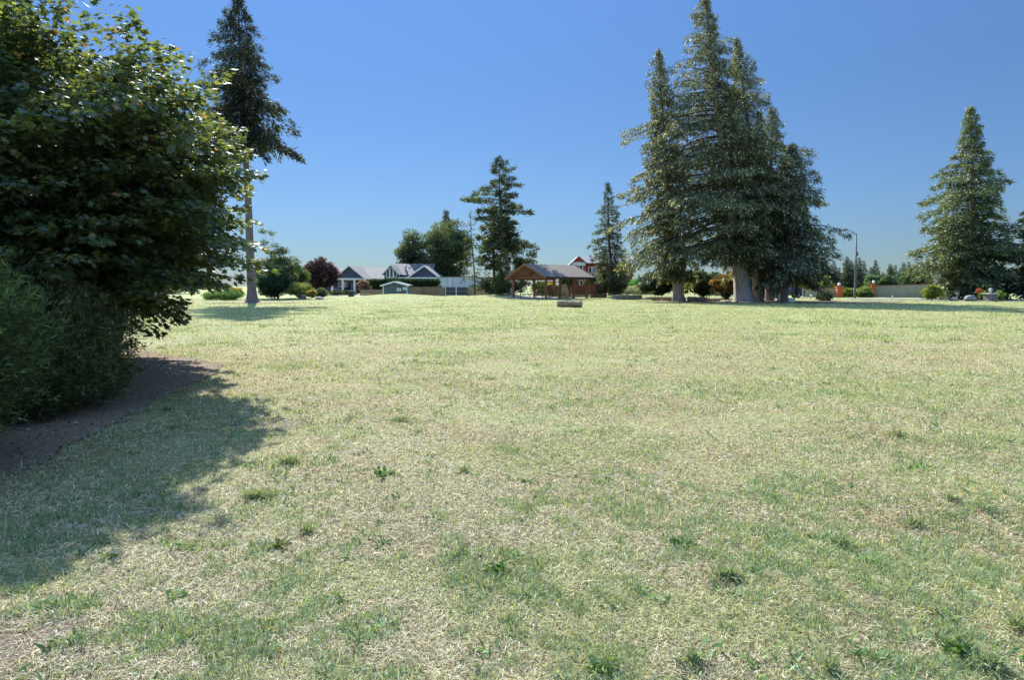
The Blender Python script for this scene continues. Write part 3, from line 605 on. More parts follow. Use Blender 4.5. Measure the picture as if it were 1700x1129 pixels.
blob('iris_clump', 'strappy yellow-green plants right of the stone planter', 1653, 1668, 484, 499, 69, 92, (.08, .14, .03), (.26, .34, .1), .2, 1500, 'plant', drop=-.8, wd=.2)
blob('red_flowers', 'clump of red flowers left of the stone planter', 1621, 1632, 479, 488, 70, 93, (.3, .02, .03), (.6, .05, .07), .11, 700, 'flowers', z=gzf(50, 70), lobes=[(0, 0, .8, 1, .2)], tipc=(.1, .2, .06), tipf=.3)

# -- distant forest, each tree its own
protos = []
for i in range(4):
    protos.append(conifer_data(20, 3.6 + .5 * i, cb=.04, p=.8, r0=.3, seed=100 + i, nbr=90, dens=6, spray=1.2, wd=.34, k=4, c1=(.025, .042, .03), c2=(.07, .10, .065), tip=(.12, .16, .1), hang=.3, lump=.35, bend=0))
fm = []
for pdat in protos:
    t, (v, f, c) = pdat; tv = np.concatenate([t[0], t[2]]); tf = [t[1][0], t[3] + len(t[0])]
    a = mesh_np('trunk', tv, tf, smooth=True); a.materials.append(M['bark_dark']); b = mesh_np('crown', v, f, c); b.materials.append(M['needle']); fm.append((a, b))
frng = random.Random(5)
far = []
for u in list(range(1322, 1470, 8)) + list(range(1466, 1545, 7)):
    far.append((u + frng.uniform(-3, 3), (428 + 16 * frng.random() if u < 1455 else 438 + 14 * frng.random())))
far += [(1405, 424), (1425, 426), (1452, 430), (1476, 436), (1499, 434), (1507, 433)]
for u in list(range(1040, 1320, 22)) : far.append((u + frng.uniform(-6, 6), 448 + 10 * frng.random()))
for i, (u, v) in enumerate(far):
    D = frng.uniform(215, 290); x = px_x(u, D); H = px_z(v, D)
    r = empty('forest_conifer', (x, D, gzf(x, D) - .2), frng.uniform(0, 6.28), {(1405, 424): 'tallest far conifer just left of the lamp pole', (1425, 426): 'tall far conifer just right of the lamp pole', (1452, 430): 'pointed far conifer above the right orange pillar', (1476, 436): 'leftmost of the three spires above the long tan wall', (1499, 434): 'middle spire above the long tan wall', (1507, 433): 'rightmost of the three spires above the long tan wall'}.get((u, v), 'one of the dark conifers of the far wood beyond the tan walls'), 'tree', 'conifers of the far wood')
    s = H / 20; r.scale = (s * 1.1, s * 1.1, s)
    a, b = fm[i % 4]; link('trunk', a, r); link('crown', b, r)
for i, (u0, u1, v) in enumerate([(1488, 1514, 452), (1512, 1538, 455), (1462, 1486, 458), (1436, 1460, 456)]):
    blob('forest_leafy_tree', ['round pale green tree below the three far spires', 'round pale green tree at the right end of the far wood', 'round green tree above the right orange pillar', 'round green tree just right of the lamp pole'][i],
         u0, u1, v, 484, 195, 120 + i, (.06, .11, .06), (.14, .22, .12), .6, 3500, 'tree', group='pale leafy trees of the far wood', ncl=40)

# ------------------------------------------------------------------ foreground maple and shrubs
MAPLE2D = [(0, 0), (.30, -.06), (.16, .16), (.52, .20), (.30, .36), (.44, .66), (.17, .56), (0, 1.0), (-.17, .56), (-.44, .66), (-.30, .36), (-.52, .20), (-.16, .16), (-.30, -.06)]
def maple_leaves(P, A, up, s, C, rng):
    """flat five-lobed leaves: axis A, plane normal near up"""
    A = nrm(A); X = nrm(np.cross(A, up)); Nn = np.cross(X, A)
    T = np.array(MAPLE2D); k = len(T)
    fold = np.abs(T[:, 0]) * -.25 - .12 * T[:, 1] ** 2
    V = P[:, None, :] + (X[:, None, :] * T[None, :, 0, None] + A[:, None, :] * T[None, :, 1, None] + Nn[:, None, :] * fold[None, :, None]) * s[:, None, None]
    b = (np.arange(len(P)) * k)[:, None]
    quads = np.concatenate([b + np.array([[0, 1, 2, 12]]), b + np.array([[2, 3, 4, 12]])], 0) if False else None
    tri = [(0, 1, 2), (0, 2, 12), (0, 12, 13), (2, 3, 4), (10, 11, 12), (2, 4, 10), (2, 10, 12), (4, 5, 6), (8, 9, 10), (4, 6, 8), (4, 8, 10), (6, 7, 8)]
    F = (b[:, None, :] + np.array(tri)[None]).reshape(-1, 3)
    return V.reshape(-1, 3), F, np.repeat(C, k, 0)
def big_maple(x, y, ell, nsp, nleaf, seed, label, size=.095, skirt=None):
    rng = np.random.RandomState(seed); cx, cy, cz, rx, ry, rz = ell
    # sprays: flattened fans set over the crown
    q = nrm(rng.randn(nsp, 3)); rr = (.35 + .65 * rng.rand(nsp) ** .45)
    out = .78 + .42 * vnoise(np.arctan2(q[:, 1], q[:, 0]) * 2.4 + 9, q[:, 2] * 3.2 + 4)
    c = np.array((cx, cy, cz)) + q * np.array((rx, ry, rz)) * (rr * out)[:, None]
    k = c[:, 2] > 1.22 - .2 * np.sin(c[:, 0] * 5); c = c[k]; q = q[k]; rr = rr[k]; ns = len(c)
    ld = nrm(c - np.array((cx, cy, cz - rz * .6))); ld[:, 2] *= .5; ld = nrm(ld)
    sl = .45 + .5 * rng.rand(ns)
    si = rng.randint(0, ns, nleaf)
    u = rng.rand(nleaf); sd = nrm(np.cross(ld, np.array((0, 0, 1.0))))
    lat = (rng.rand(nleaf) - .5) * .75 * np.sin(np.clip(.2 + u * .75, 0, 1) * math.pi)
    P = c[si] + ld[si] * ((u - .5) * sl[si] * 1.3)[:, None] + sd[si] * (lat * sl[si] * 1.2)[:, None]
    P[:, 2] += -.22 * u ** 2 * sl[si] + rng.randn(nleaf) * .035
    A = ld[si] * .8 + sd[si] * np.sign(lat)[:, None] * .6 + rng.randn(nleaf, 3) * .35; A[:, 2] -= .45
    up = np.zeros((nleaf, 3)); up[:, 2] = 1; up += rng.randn(nleaf, 3) * .38
    C = shade_cols(nleaf, rng, (.04, .068, .034), (.12, .165, .075), .7)
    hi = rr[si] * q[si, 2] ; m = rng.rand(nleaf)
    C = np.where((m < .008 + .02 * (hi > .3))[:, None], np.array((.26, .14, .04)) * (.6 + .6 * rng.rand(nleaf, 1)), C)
    C = np.where((m > .92 - .2 * (rr[si] * out[k][si] > .93))[:, None], np.array((.17, .20, .055)) * (.6 + .7 * rng.rand(nleaf, 1)), C)  # more yellow-green towards the crown's edge: its lit rim put into leaf colour
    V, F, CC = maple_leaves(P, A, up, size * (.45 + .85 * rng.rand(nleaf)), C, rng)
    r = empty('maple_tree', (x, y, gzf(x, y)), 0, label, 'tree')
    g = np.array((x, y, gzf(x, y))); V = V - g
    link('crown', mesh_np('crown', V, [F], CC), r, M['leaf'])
    # trunk, limbs and twigs
    ni = min(ns, 420); b0 = np.array((0, 0, -.1)); paths = []; rad = []
    for i in range(ni):
        e = c[i] - g; fk = np.array((rng.randn() * .15, rng.randn() * .15, .5 + 1.3 * rng.rand())); mid = fk * .5 + e * .5 + np.array((0, 0, .35)) + rng.randn(3) * .12
        s = np.linspace(0, 1, 7)[:, None]; paths.append((1 - s) ** 2 * fk + 2 * s * (1 - s) * mid + s ** 2 * e)
        k_ = 1.0 if i < 25 else .4; rad.append(np.array((.07, .055, .04, .028, .018, .011, .005)) * k_)
    for j in range(5):
        a = j * 1.26; s = np.linspace(0, 1, 7)[:, None]; paths.append(b0 + s * np.array((.5 * math.cos(a), .5 * math.sin(a), 2.0)) ); rad.append(np.linspace(.13, .05, 7))
    TV, TF = tube_np(np.array(paths), np.array(rad), 5)
    link('trunk', mesh_np('trunk', TV, [TF], smooth=True), r, M['bark_dark'])
    return r
big_maple(-7.4, 10.2, (-7.45, 10.0, 2.92, 3.28, 2.8, 2.58), 1900, 150000, 201, 'large spreading maple filling the left of the view')
big_maple(-10.2, 14.2, (-10.0, 14.1, 3.3, 3.6, 2.8, 2.9), 900, 70000, 202, 'second maple mostly hidden behind the large spreading one', size=.13)

def needle_shrub(name, label, x, y, lobes, n, seed, c1, c2, ln=.07, wd=.012, k=12, group=None):
    """dense evergreen shrub: upright shoots each ringed by short needles"""
    rng = np.random.RandomState(seed); LB = np.array(lobes, float); pr = np.prod(LB[:, 3:], 1) ** .67; pr /= pr.sum()
    li = rng.choice(len(LB), n, p=pr); q = nrm(rng.randn(n, 3)); out = .80 + .4 * vnoise(np.arctan2(q[:, 1], q[:, 0]) * 2.6 + seed, q[:, 2] * 3.5 + 40)
    rr = .55 + .45 * rng.rand(n) ** .5
    P = LB[li, :3] + q * LB[li, 3:] * (rr * out)[:, None]; P[:, 2] = np.maximum(P[:, 2], .04)
    ax = nrm(q * .7 + np.array((0, 0, .75)) + rng.randn(n, 3) * .35); sl = .14 + .16 * rng.rand(n)
    kk = np.repeat(np.arange(n), k); t = rng.rand(n * k)
    pp = P[kk] + ax[kk] * (sl[kk] * t)[:, None]; A = ax[kk] * .75 + nrm(rng.randn(n * k, 3)) * .75
    V, F = kites(pp, A, ln * (.7 + .6 * rng.rand(n * k)), wd * (.8 + .6 * rng.rand(n * k)), rng, 0)
    cc = shade_cols(n, rng, c1, c2, .5)[kk] * (.8 + .4 * rng.rand(n * k, 1)); cc = cc * (1 + .6 * (t > .7))[:, None]
    r = empty(name, (x, y, gzf(x, y)), 0, label, 'shrub', group)
    link('foliage', mesh_np('foliage', V, [F], np.repeat(cc, 4, 0)), r, M['shrub'])
    m = 160; s = np.linspace(0, 1, 5)[None, :, None]; e = P[:m][:, None, :]; mid = e * .5 + np.array((0, 0, -.1)); b = np.array((0, 0, -.05)) + np.random.RandomState(seed).randn(m, 1, 3) * np.array((.12, .12, 0))
    pa = (1 - s) ** 2 * b + 2 * s * (1 - s) * mid + s ** 2 * e
    TV, TF = tube_np(pa, np.tile(np.array((.02, .016, .012, .008, .004)), (m, 1)), 4)
    link('stems', mesh_np('stems', TV, [TF]), r, M['bark_dark'])
    return r
NG1, NG2 = (.034, .052, .02), (.09, .125, .045)
needle_shrub('evergreen_shrub', 'dense needled evergreen shrub nearest the camera at the left edge', -5.35, 5.55, [(0, 0, 1.05, 1.15, 1.1, 1.05), (-.5, .2, 1.6, .8, .8, .75), (.15, -.5, .6, 1.0, .9, .6)], 9500, 211, NG1, NG2, k=12)
needle_shrub('evergreen_shrub', 'needled evergreen shrub spilling over the mulch behind the nearest one', -6.3, 8.2, [(0, 0, .85, 1.25, 1.2, .9), (-.5, 0, 1.3, .9, .9, .75), (.6, -.1, .4, .8, .9, .42)], 9500, 212, (.042, .056, .026), (.11, .13, .055), k=12)
needle_shrub('evergreen_shrub', 'tall dark evergreen shrub half hidden under the maple', -8.2, 8.4, [(0, 0, 1.3, 1.5, 1.4, 1.3)], 8000, 213, (.025, .04, .024), (.07, .095, .05), k=11, ln=.09, wd=.016)
def leaf_shrub(name, label, x, y, lobes, nl, seed, c1, c2, leaf, **kw):
    return tree_obj(name, x, y, broad_data(lobes, (.4, .05), nl, leaf, .5, seed, c1, c2, .3, 90, **kw), M['bark_dark'], M['leaf'], label, 'shrub', trunk_name='stems', crown_name='foliage')
leaf_shrub('broadleaf_shrub', 'bright green glossy-leaved shrub under the lower maple branches', -8.2, 11.0, [(0, 0, .75, 1.05, 1.1, .72)], 15000, 221, (.05, .085, .02), (.13, .19, .05), .075)
leaf_shrub('trailing_shrub', 'low shrub with arching twigs at the far edge of the mulch', -8.7, 13.2, [(0, 0, .3, .9, .8, .28), (.7, .1, .22, .5, .4, .2)], 4000, 222, (.03, .05, .02), (.09, .12, .05), .07)
leaf_shrub('broadleaf_shrub', 'dark broadleaf shrub filling the space behind the maple', -11.5, 11.5, [(0, 0, 1.2, 2.4, 1.6, 1.2)], 16000, 223, (.025, .04, .02), (.07, .1, .045), .10)

# ------------------------------------------------------------------ weeds in the lawn
def weed(u, v, rad, n, kind, label, seed):
    x, y, z = ground_at(u, v, 5); rng = np.random.RandomState(seed); 
    if kind == 'rosette':
        az = rng.rand(n) * 6.28; el = R(10) + rng.rand(n) * R(50); A = np.stack([np.cos(az) * np.cos(el), np.sin(az) * np.cos(el), np.sin(el)], 1)
        P = rng.randn(n, 3) * rad * .3; P[:, 2] = .005; L = rad * (.5 + .5 * rng.rand(n)); Wd = L * .26
        h_ = rng.rand(); c1, c2 = (.04 + .03 * h_, .10 + .03 * h_, .035), (.11 + .09 * h_, .22 + .08 * rng.rand(), .08 + .04 * h_)
    else:
        n = int(n * .55); az = rng.rand(n) * 6.28; el = R(25) + rng.rand(n) * R(60); A = np.stack([np.cos(az) * np.cos(el), np.sin(az) * np.cos(el), np.sin(el)], 1)
        P = rng.randn(n, 3) * rad * np.array((.28, .22, 0)) * np.where(rng.rand(n, 1) < .5, 1, .5); P = np.clip(P, -rad, rad); P[:, 2] = .002; L = .06 + .06 * rng.rand(n); Wd = .006 + .004 * rng.rand(n)
        c1, c2 = (.12, .17, .09), (.30, .36, .21)
    V, F = kites(P, A, L, Wd, rng, .7)
    # arch the tips down
    V = V.reshape(-1, 4, 3); V[:, 2, 2] -= L * .25; V = V.reshape(-1, 3)
    o = link('broadleaf_weed' if kind == 'rosette' else 'grass_tuft', mesh_np('weed', V, [F], np.repeat(shade_cols(n, rng, c1, c2, .4), 4, 0)), None, M['blade'])
    o.location = (x, y, gzf(x, y)); tag(o, label, 'weed' if kind == 'rosette' else 'grass tuft', 'green weeds and tufts in the dry lawn')
for i, (u, v, rad, n, kd, lb) in enumerate([
    (1000, 1112, .085, 70, 'rosette', 'bright green dandelion-like weed at the bottom edge, right of centre'),
    (830, 948, .09, 46, 'rosette', 'dark green flat weed alone near the centre of the foreground'),
    (1205, 962, .17, 420, 'tuft', 'wide dark green grass tuft right of the centre foreground'),
    (1222, 966, .07, 34, 'rosette', 'small leafy weed growing inside the wide dark tuft'),
    (1397, 908, .12, 200, 'tuft', 'dark green tuft beside yellow blades in the right foreground'),
    (1595, 1086, .09, 60, 'rosette', 'leafy weed in the bottom right corner of the lawn'),
    (1640, 1108, .15, 300, 'tuft', 'broad grey-green tuft in the bottom right corner'),
    (1690, 1045, .10, 160, 'tuft', 'green tuft at the right edge above the corner'),
    (1150, 1104, .10, 170, 'tuft', 'green tuft at the bottom edge right of the dandelion-like weed'),
    (1374, 1116, .09, 120, 'tuft', 'small tuft at the bottom edge between the two corner tufts'),
    (1010, 1010, .07, 16, 'rosette', 'pair of small leaves standing above the dandelion-like weed'),
    (638, 790, .12, 40, 'rosette', 'small bright weed left of centre in the middle lawn'),
    (425, 828, .26, 620, 'tuft', 'long bright green grass tuft at the edge of the maple shadow'),
    (770, 785, .10, 130, 'tuft', 'small blue-green tuft right of the small bright weed'),
    (875, 802, .08, 26, 'rosette', 'tiny bright weed above the centre of the foreground'),
    (1130, 905, .09, 36, 'rosette', 'small weed left of the tuft with yellow blades'),
    (470, 908, .09, 40, 'rosette', 'bright little weed below the long tuft by the shadow'),
    (510, 885, .10, 130, 'tuft', 'upright grey-green tuft right of the shadow edge'),
    (800, 925, .06, 20, 'tuft', 'few-bladed tuft just left of the dark green flat weed'),
    (480, 770, .22, 360, 'tuft', 'wide green tuft beside the tip of the maple shadow'),
    (665, 700, .35, 360, 'tuft', 'broad green patch left of centre, farthest of the tufts at left'),
    (1515, 875, .14, 170, 'tuft', 'green tuft in the right lawn above the corner'),
    (1640, 850, .16, 170, 'tuft', 'flat green tuft near the right edge of the middle lawn'),
    (1490, 725, .25, 220, 'tuft', 'green tuft far right in the middle lawn'),
    (1580, 832, .12, 110, 'tuft', 'little green tuft between the two right-hand tufts'),
]): weed(u, v, rad, n, kd, lb, 300 + i)

# ------------------------------------------------------------------ picnic shelter
def build_shelter():
    th = R(42); ox, oy = px_x(906, 80.5), 80.5
    r = empty('picnic_shelter', (ox, oy, gzf(ox, oy)), th, 'open timber picnic shelter with a grey gable roof and picnic tables inside', 'shelter')
    # local: x along the ridge (L), y across (W)
    L, W, E, PK = 7.9, 6.3, 2.72, 4.1
    def post(x, y, h=E, s=.12, nm='post'):
        MB().box(x - s, x + s, y - s, y + s, -.1, h).build(nm, M['cedar_wood'], r, .015)
    for i in range(4):
        post(.25 + i * (L - .5) / 3, .2)
    for x in (.25, L * .5, L - .25): post(x, W - .2, E - .12)
    o = .55; k = (PK - E) / (W / 2)
    z0 = E - k * o; ym = W / 2
    roof = MB()
    roof.prism([(-o, -o, z0 + .1), (-o, ym, PK + .12), (-o, ym, PK + .22), (-o, -o, z0 + .2)], (L + 2 * o, 0, 0))
    roof.prism([(-o, W + o, z0 - .06), (-o, W + o, z0 + .04), (-o, ym, PK + .219), (-o, ym, PK + .119)], (L + 2 * o, 0, 0))
    roof.build('roof', M['shingle_brown'], r)
    ceil = MB()
    ceil.prism([(-o + .04, -o + .04, z0 + .02), (-o + .04, ym, PK + .04), (-o + .04, ym, PK + .11), (-o + .04, -o + .04, z0 + .09)], (L + 2 * o - .08, 0, 0))
    ceil.prism([(-o + .04, W + o - .04, z0 - .14), (-o + .04, W + o - .04, z0 - .07), (-o + .04, ym, PK + .109), (-o + .04, ym, PK + .039)], (L + 2 * o - .08, 0, 0))
    ceil.build('ceiling', M['cedar_wood'], r)
    for x0 in (-o - .06, L + o + .001):
        b = MB(); b.prism([(x0, -o - .02, z0), (x0, ym, PK + .02), (x0, ym, PK + .27), (x0, -o - .02, z0 + .25)], (.06, 0, 0))
        b.prism([(x0, ym, PK + .021), (x0, W + o + .02, z0 - .16), (x0, W + o + .02, z0 + .09), (x0, ym, PK + .271)], (.06, 0, 0)); b.build('bargeboard', M['cedar_wood'], r)
    MB().box(-o, L + o, -o - .05, -o - .002, z0 + .02, z0 + .22).build('fascia', M['dark_metal'], r)
    for y in (.2, W - .2): MB().box(-.1, L + .1, y - .11, y + .11, E - .27 - (.12 if y > 1 else 0), E - .002 - (.12 if y > 1 else 0)).build('beam', M['cedar_wood'], r)
    for x in (.25, L / 3 + .08, 2 * L / 3 - .08, L - .25):
        t = MB(); t.box(x - .07, x + .07, .32, W - .32, E - .2, E - .02)
        t.prism([(x - .06, .2, E - .05), (x - .06, ym, PK - .1), (x - .06, ym, PK + .02), (x - .06, .2, E + .1)], (.12, 0, 0))
        t.prism([(x - .06, W - .2, E - .17), (x - .06, W - .2, E - .02), (x - .06, ym, PK + .019), (x - .06, ym, PK - .101)], (.12, 0, 0))
        t.box(x - .05, x + .05, ym - .07, ym + .07, E - .03, PK - .08); t.build('truss', M['cedar_wood'], r)
    return r, th, (ox, oy)
shelter, TH, (SX, SY) = build_shelter()
def shelter_pt(lx, ly): return (SX + lx * math.cos(TH) - ly * math.sin(TH), SY + lx * math.sin(TH) + ly * math.cos(TH))
def picnic_table(lx, ly, rz, label):
    x, y = shelter_pt(lx, ly); r = empty('picnic_table', (x, y, gzf(x, y) + .05), TH + rz, label, 'picnic table', 'picnic tables under the shelter roof')
    t = MB()
    for i in range(5): t.box(-.95, .95, -.38 + i * .154, -.38 + i * .154 + .14, .72, .76)
    t.build('tabletop', M['wood_fence'], r)
    for s in (-1, 1): MB().box(-.95, .95, s * .72 - .13, s * .72 + .13, .42, .46).build('bench', M['wood_fence'], r)
    for s in (-1, 1):
        f = MB(); f.tube([(s * .65, -.7, 0), (s * .65, -.25, .72)], [.04, .04], 4); f.tube([(s * .65, .7, 0), (s * .65, .25, .72)], [.04, .04], 4); f.box(s * .65 - .03, s * .65 + .03, -.8, .8, .36, .419); f.build('leg_frame', M['wood_fence'], r)
picnic_table(1.5, 2.0, 0, 'picnic table nearest the left gable under the shelter')
picnic_table(1.7, 4.6, 0, 'picnic table at the back left of the shelter')
picnic_table(4.6, 2.2, 0, 'picnic table in the middle of the shelter')
picnic_table(4.8, 4.9, 0, 'picnic table at the back middle of the shelter')
def grill():
    x, y = px_x(864, 80.5), 80.5; r = empty('park_grill', (x, y, gzf(x, y)), .3, 'dark pedestal charcoal grill under the left gable of the shelter', 'grill')
    MB().tube([(0, 0, -.1), (0, 0, .8)], [.05, .05], 10).build('post', M['dark_metal'], r)
    MB().box(-.35, .35, -.22, .22, .8, 1.02).build('firebox', M['dark_metal'], r, .02); MB().box(-.33, .33, -.2, .2, 1.04, 1.06).build('grate', M['grey_metal'], r)
grill()

# ------------------------------------------------------------------ fences
def board_fence(name, label, pts, h, mat, bw=.14, gap=.012, rail=True, posts=2.4, cat='fence', trim=0):
    """pts [(x,y)...] plan line"""
    x0, y0 = pts[0]; r = empty(name, (x0, y0, 0), 0, label, cat); b = MB(); rng = random.Random(len(name) + int(x0 * 10)); ps = []
    for (xa, ya), (xb, yb) in zip(pts, pts[1:]):
        L = math.hypot(xb - xa, yb - ya); dx, dy = (xb - xa) / L, (yb - ya) / L; n = int(L / bw)
        for i in range(n):
            s = i * bw; hh = h + rng.uniform(-.025, .025); px, py = xa + dx * s - x0, ya + dy * s - y0; g = gzf(xa + dx * s, ya + dy * s); w_ = bw - gap
            q = [(px, py, g - .1), (px + dx * w_, py + dy * w_, g - .1), (px + dx * w_, py + dy * w_, g + hh), (px, py, g + hh)]
            b.prism(q, (-dy * .02, dx * .02, 0))
        m = max(1, round(L / posts))
        for i in range(m + 1): ps.append((xa + dx * L * i / m - x0, ya + dy * L * i / m - y0, dx, dy))
    b.build('boards', mat, r)
    for (px, py, dx, dy) in ps[:60]:
        g = gzf(px + x0, py + y0); s = .05
        q = [(px - dx * s + dy * .1, py - dy * s - dx * .1, g - .1), (px + dx * s + dy * .1, py + dy * s - dx * .1, g - .1), (px + dx * s + dy * .003, py + dy * s - dx * .003, g - .1), (px - dx * s + dy * .003, py - dy * s - dx * .003, g - .1)]
        MB().prism(q, (0, 0, h + .18)).build('post', mat, r)
    if trim:
        t = MB()
        for (xa, ya), (xb, yb) in zip(pts, pts[1:]):
            L = math.hypot(xb - xa, yb - ya); dx, dy = (xb - xa) / L, (yb - ya) / L; ga = gzf(xa, ya) + h; gb = gzf(xb, yb) + h
            t.prism([(xa - x0 + dy * .06, ya - y0 - dx * .06, ga + .03), (xb - x0 + dy * .06, yb - y0 - dx * .06, gb + .03), (xb - x0 - dy * .06, yb - y0 + dx * .06, gb + .03), (xa - x0 - dy * .06, ya - y0 + dx * .06, ga + .03)], (0, 0, .05))
        t.build('cap_rail', mat, r)
    return r
P_ = lambda u, D: (px_x(u, D), D)
board_fence('board_fence', 'weathered brown board fence between the grey shed and the grey gate', [P_(678, 104), P_(702, 107), P_(738, 108)], 1.45, M['wood_fence'])
board_fence('board_fence', 'weathered brown board fence right of the grey gate under the pale wall', [P_(775.5, 108), P_(812, 101)], 1.42, M['wood_fence'])
board_fence('board_fence', 'short pale picket fence left of the grey shed', [P_(598, 113), P_(634, 109)], 1.0, M['wood_fence'], bw=.2, gap=.05)
board_fence('stained_fence', 'dark red-brown privacy fence right of the shelter', [P_(980, 88), P_(1006.5, 88.5)], 1.85, M['wood_fence_red'], trim=1)
board_fence('stained_fence', 'long dark fence seen through the shelter posts', [P_(910, 92.5), P_(980, 92.2)], 1.6, M['wood_fence_red'], trim=1)
def grey_gate():
    x0, D = px_x(739, 108.1), 108.1; r = empty('grey_gate', (x0, D, gzf(x0, D)), 0, 'double dark grey gate with pale posts in the board fence', 'gate'); W = px_x(775, D) - x0
    for i in range(2):
        a = i * W / 2 + .12; b = (i + 1) * W / 2 - .06
        p = MB().box(a, b, -.03, .03, .05, 1.42).build('gate_leaf', M['gate'], r); MB().box(a, b, -.06, -.033, .7, .78).build('crossbar', M['grey_metal'], p)
    for x in (0, W / 2, W): MB().box(x - .05 + (.02), x + .07, -.1, .02, -.1, 1.5).build('post', M['white'], r)
M['gate'] = surf('dark_grey_gate_paint', (.07, .075, .085), (.11, .115, .13), 2, rough=.7, bump=.1)
grey_gate()

# ------------------------------------------------------------------ buildings
def window(parent, x0, x1, z0, z1, y, muntins=0, trim=.12, name='window'):
    """on a wall facing -y at local y"""
    f = MB(); f.box(x0 - trim, x0, y - .06, y, z0 - trim, z1 + trim); f.box(x1, x1 + trim, y - .06, y, z0 - trim, z1 + trim); f.box(x0, x1, y - .06, y, z1, z1 + trim); f.box(x0, x1, y - .06, y, z0 - trim, z0)
    for i in range(muntins): xm = x0 + (x1 - x0) * (i + 1) / (muntins + 1); f.box(xm - .05, xm + .05, y - .05, y, z0, z1)
    o = f.build(name, M['white'], parent); MB().box(x0, x1, y - .02, y - .004, z0, z1).build('pane', M['glass'], o)
def gable_x(parent, x0, x1, y0, y1, ze, zp, wall, roof, ov=.5, zb=-.5, th=.16, wname='wall', rname='roof', trimm=True):
    """ridge along x"""
    ym = (y0 + y1) / 2; MB().prism([(x0, y0, zb), (x0, y0, ze), (x0, ym, zp), (x0, y1, ze), (x0, y1, zb)], (x1 - x0, 0, 0)).build(wname, wall, parent)
    k = (zp - ze) / (ym - y0); b = MB()
    b.prism([(x0 - ov, y0 - ov, ze - k * ov + .02), (x0 - ov, ym, zp + .02), (x0 - ov, ym, zp + th + .02), (x0 - ov, y0 - ov, ze - k * ov + th + .02)], (x1 - x0 + 2 * ov, 0, 0))
    b.prism([(x0 - ov, y1 + ov, ze - k * ov + .02), (x0 - ov, y1 + ov, ze - k * ov + th + .02), (x0 - ov, ym, zp + th + .019), (x0 - ov, ym, zp + .019)], (x1 - x0 + 2 * ov, 0, 0))
    o = b.build(rname, roof, parent)
    if trimm: MB().box(x0 - ov, x1 + ov, y0 - ov - .05, y0 - ov - .003, ze - k * ov - .05, ze - k * ov + th + .03).build('gutter', M['white'], o)
    return o
def gable_y(parent, x0, x1, y0, y1, ze, zp, wall, roof, ov=.5, zb=-.5, th=.16, wname='wall', rname='roof', xm=None, trimm=True):
    """ridge along y, gable facing the camera"""
    xm = (x0 + x1) / 2 if xm is None else xm; MB().prism([(x0, y0, zb), (x1, y0, zb), (x1, y0, ze), (xm, y0, zp), (x0, y0, ze)], (0, y1 - y0, 0)).build(wname, wall, parent)
    kl = (zp - ze) / (xm - x0); kr = (zp - ze) / (x1 - xm); b = MB(); yy = y0 - ov; d = y1 - y0 + 2 * ov
    A = [(x0 - ov, yy, ze - kl * ov + .02), (xm, yy, zp + .02), (xm, yy, zp + th + .02), (x0 - ov, yy, ze - kl * ov + th + .02)]
    B = [(x1 + ov, yy, ze - kr * ov + .02), (x1 + ov, yy, ze - kr * ov + th + .02), (xm, yy, zp + th + .019), (xm, yy, zp + .019)]
    b.prism(A, (0, d, 0)); b.prism(B, (0, d, 0)); o = b.build(rname, roof, parent)
    if trimm:
        t = MB(); g = lambda p: (p[0], yy - .06, p[2])
        t.prism([(x0 - ov - .03, yy - .06, ze - kl * ov - .12), (xm, yy - .06, zp - .1), (xm, yy - .06, zp + th + .06), (x0 - ov - .03, yy - .06, ze - kl * ov + th + .04)], (0, .055, 0))
        t.prism([(x1 + ov + .03, yy - .06, ze - kr * ov - .12), (x1 + ov + .03, yy - .06, ze - kr * ov + th + .04), (xm, yy - .06, zp + th + .059), (xm, yy - .06, zp - .101)], (0, .055, 0))
        t.build('bargeboard', M['white'], o)
    return o
def house_left():
    D = 150; c = px_x(587, D); g = gzf(c, D); r = empty('blue_house', (c, D, g), 0, 'blue-grey single-storey house with a white-trimmed porch gable behind the purple tree', 'house')
    X = lambda u, dd=D: px_x(u, dd) - c; Z = lambda v, dd=D: px_z(v, dd) - g
    gable_x(r, X(508), X(640), 3, 15, 3.2, Z(446, D + 9), M['siding_blue'], M['shingle'], .6)
    gable_y(r, X(564), X(609), -3, 8.9, Z(461), Z(442), M['siding_blue'], M['shingle'], .6, zb=Z(462.5), wname='porch_gable', rname='porch_roof')
    MB().box(X(562), X(612), -3.12, -2.8, Z(464.5), Z(462)).build('porch_beam', M['white'], r)
    for u in (557, 574.5, 593.5, 610): MB().box(X(u) - .22, X(u) + .22, -3.0, -2.6, -.1, Z(464.5)).build('porch_column', M['white'], r)
    MB().box(X(555), X(573), -2.7, 2.99, -.5, 1.0).build('porch_wall', M['siding_blue'], r)
    window(r, X(565.5), X(571), 1.5, 2.5, 2.99); window(r, X(557), X(560.5), 1.5, 2.5, 2.99); window(r, X(598), X(606), 1.3, 2.7, 2.99, 1)
    d = MB().box(X(579), X(588), 2.9, 2.98, .1, 2.4).build('door', M['glass'], r); MB().box(X(579) - .12, X(579), 2.86, 2.97, .1, 2.5).build('door_trim', M['white'], d)
    window(r, X(618), X(630), 1.2, 2.6, 2.99, 2)
    MB().box(X(553), X(612), -3.2, 2.9, -.4, .1).build('porch_floor', M['concrete'], r)
house_left()
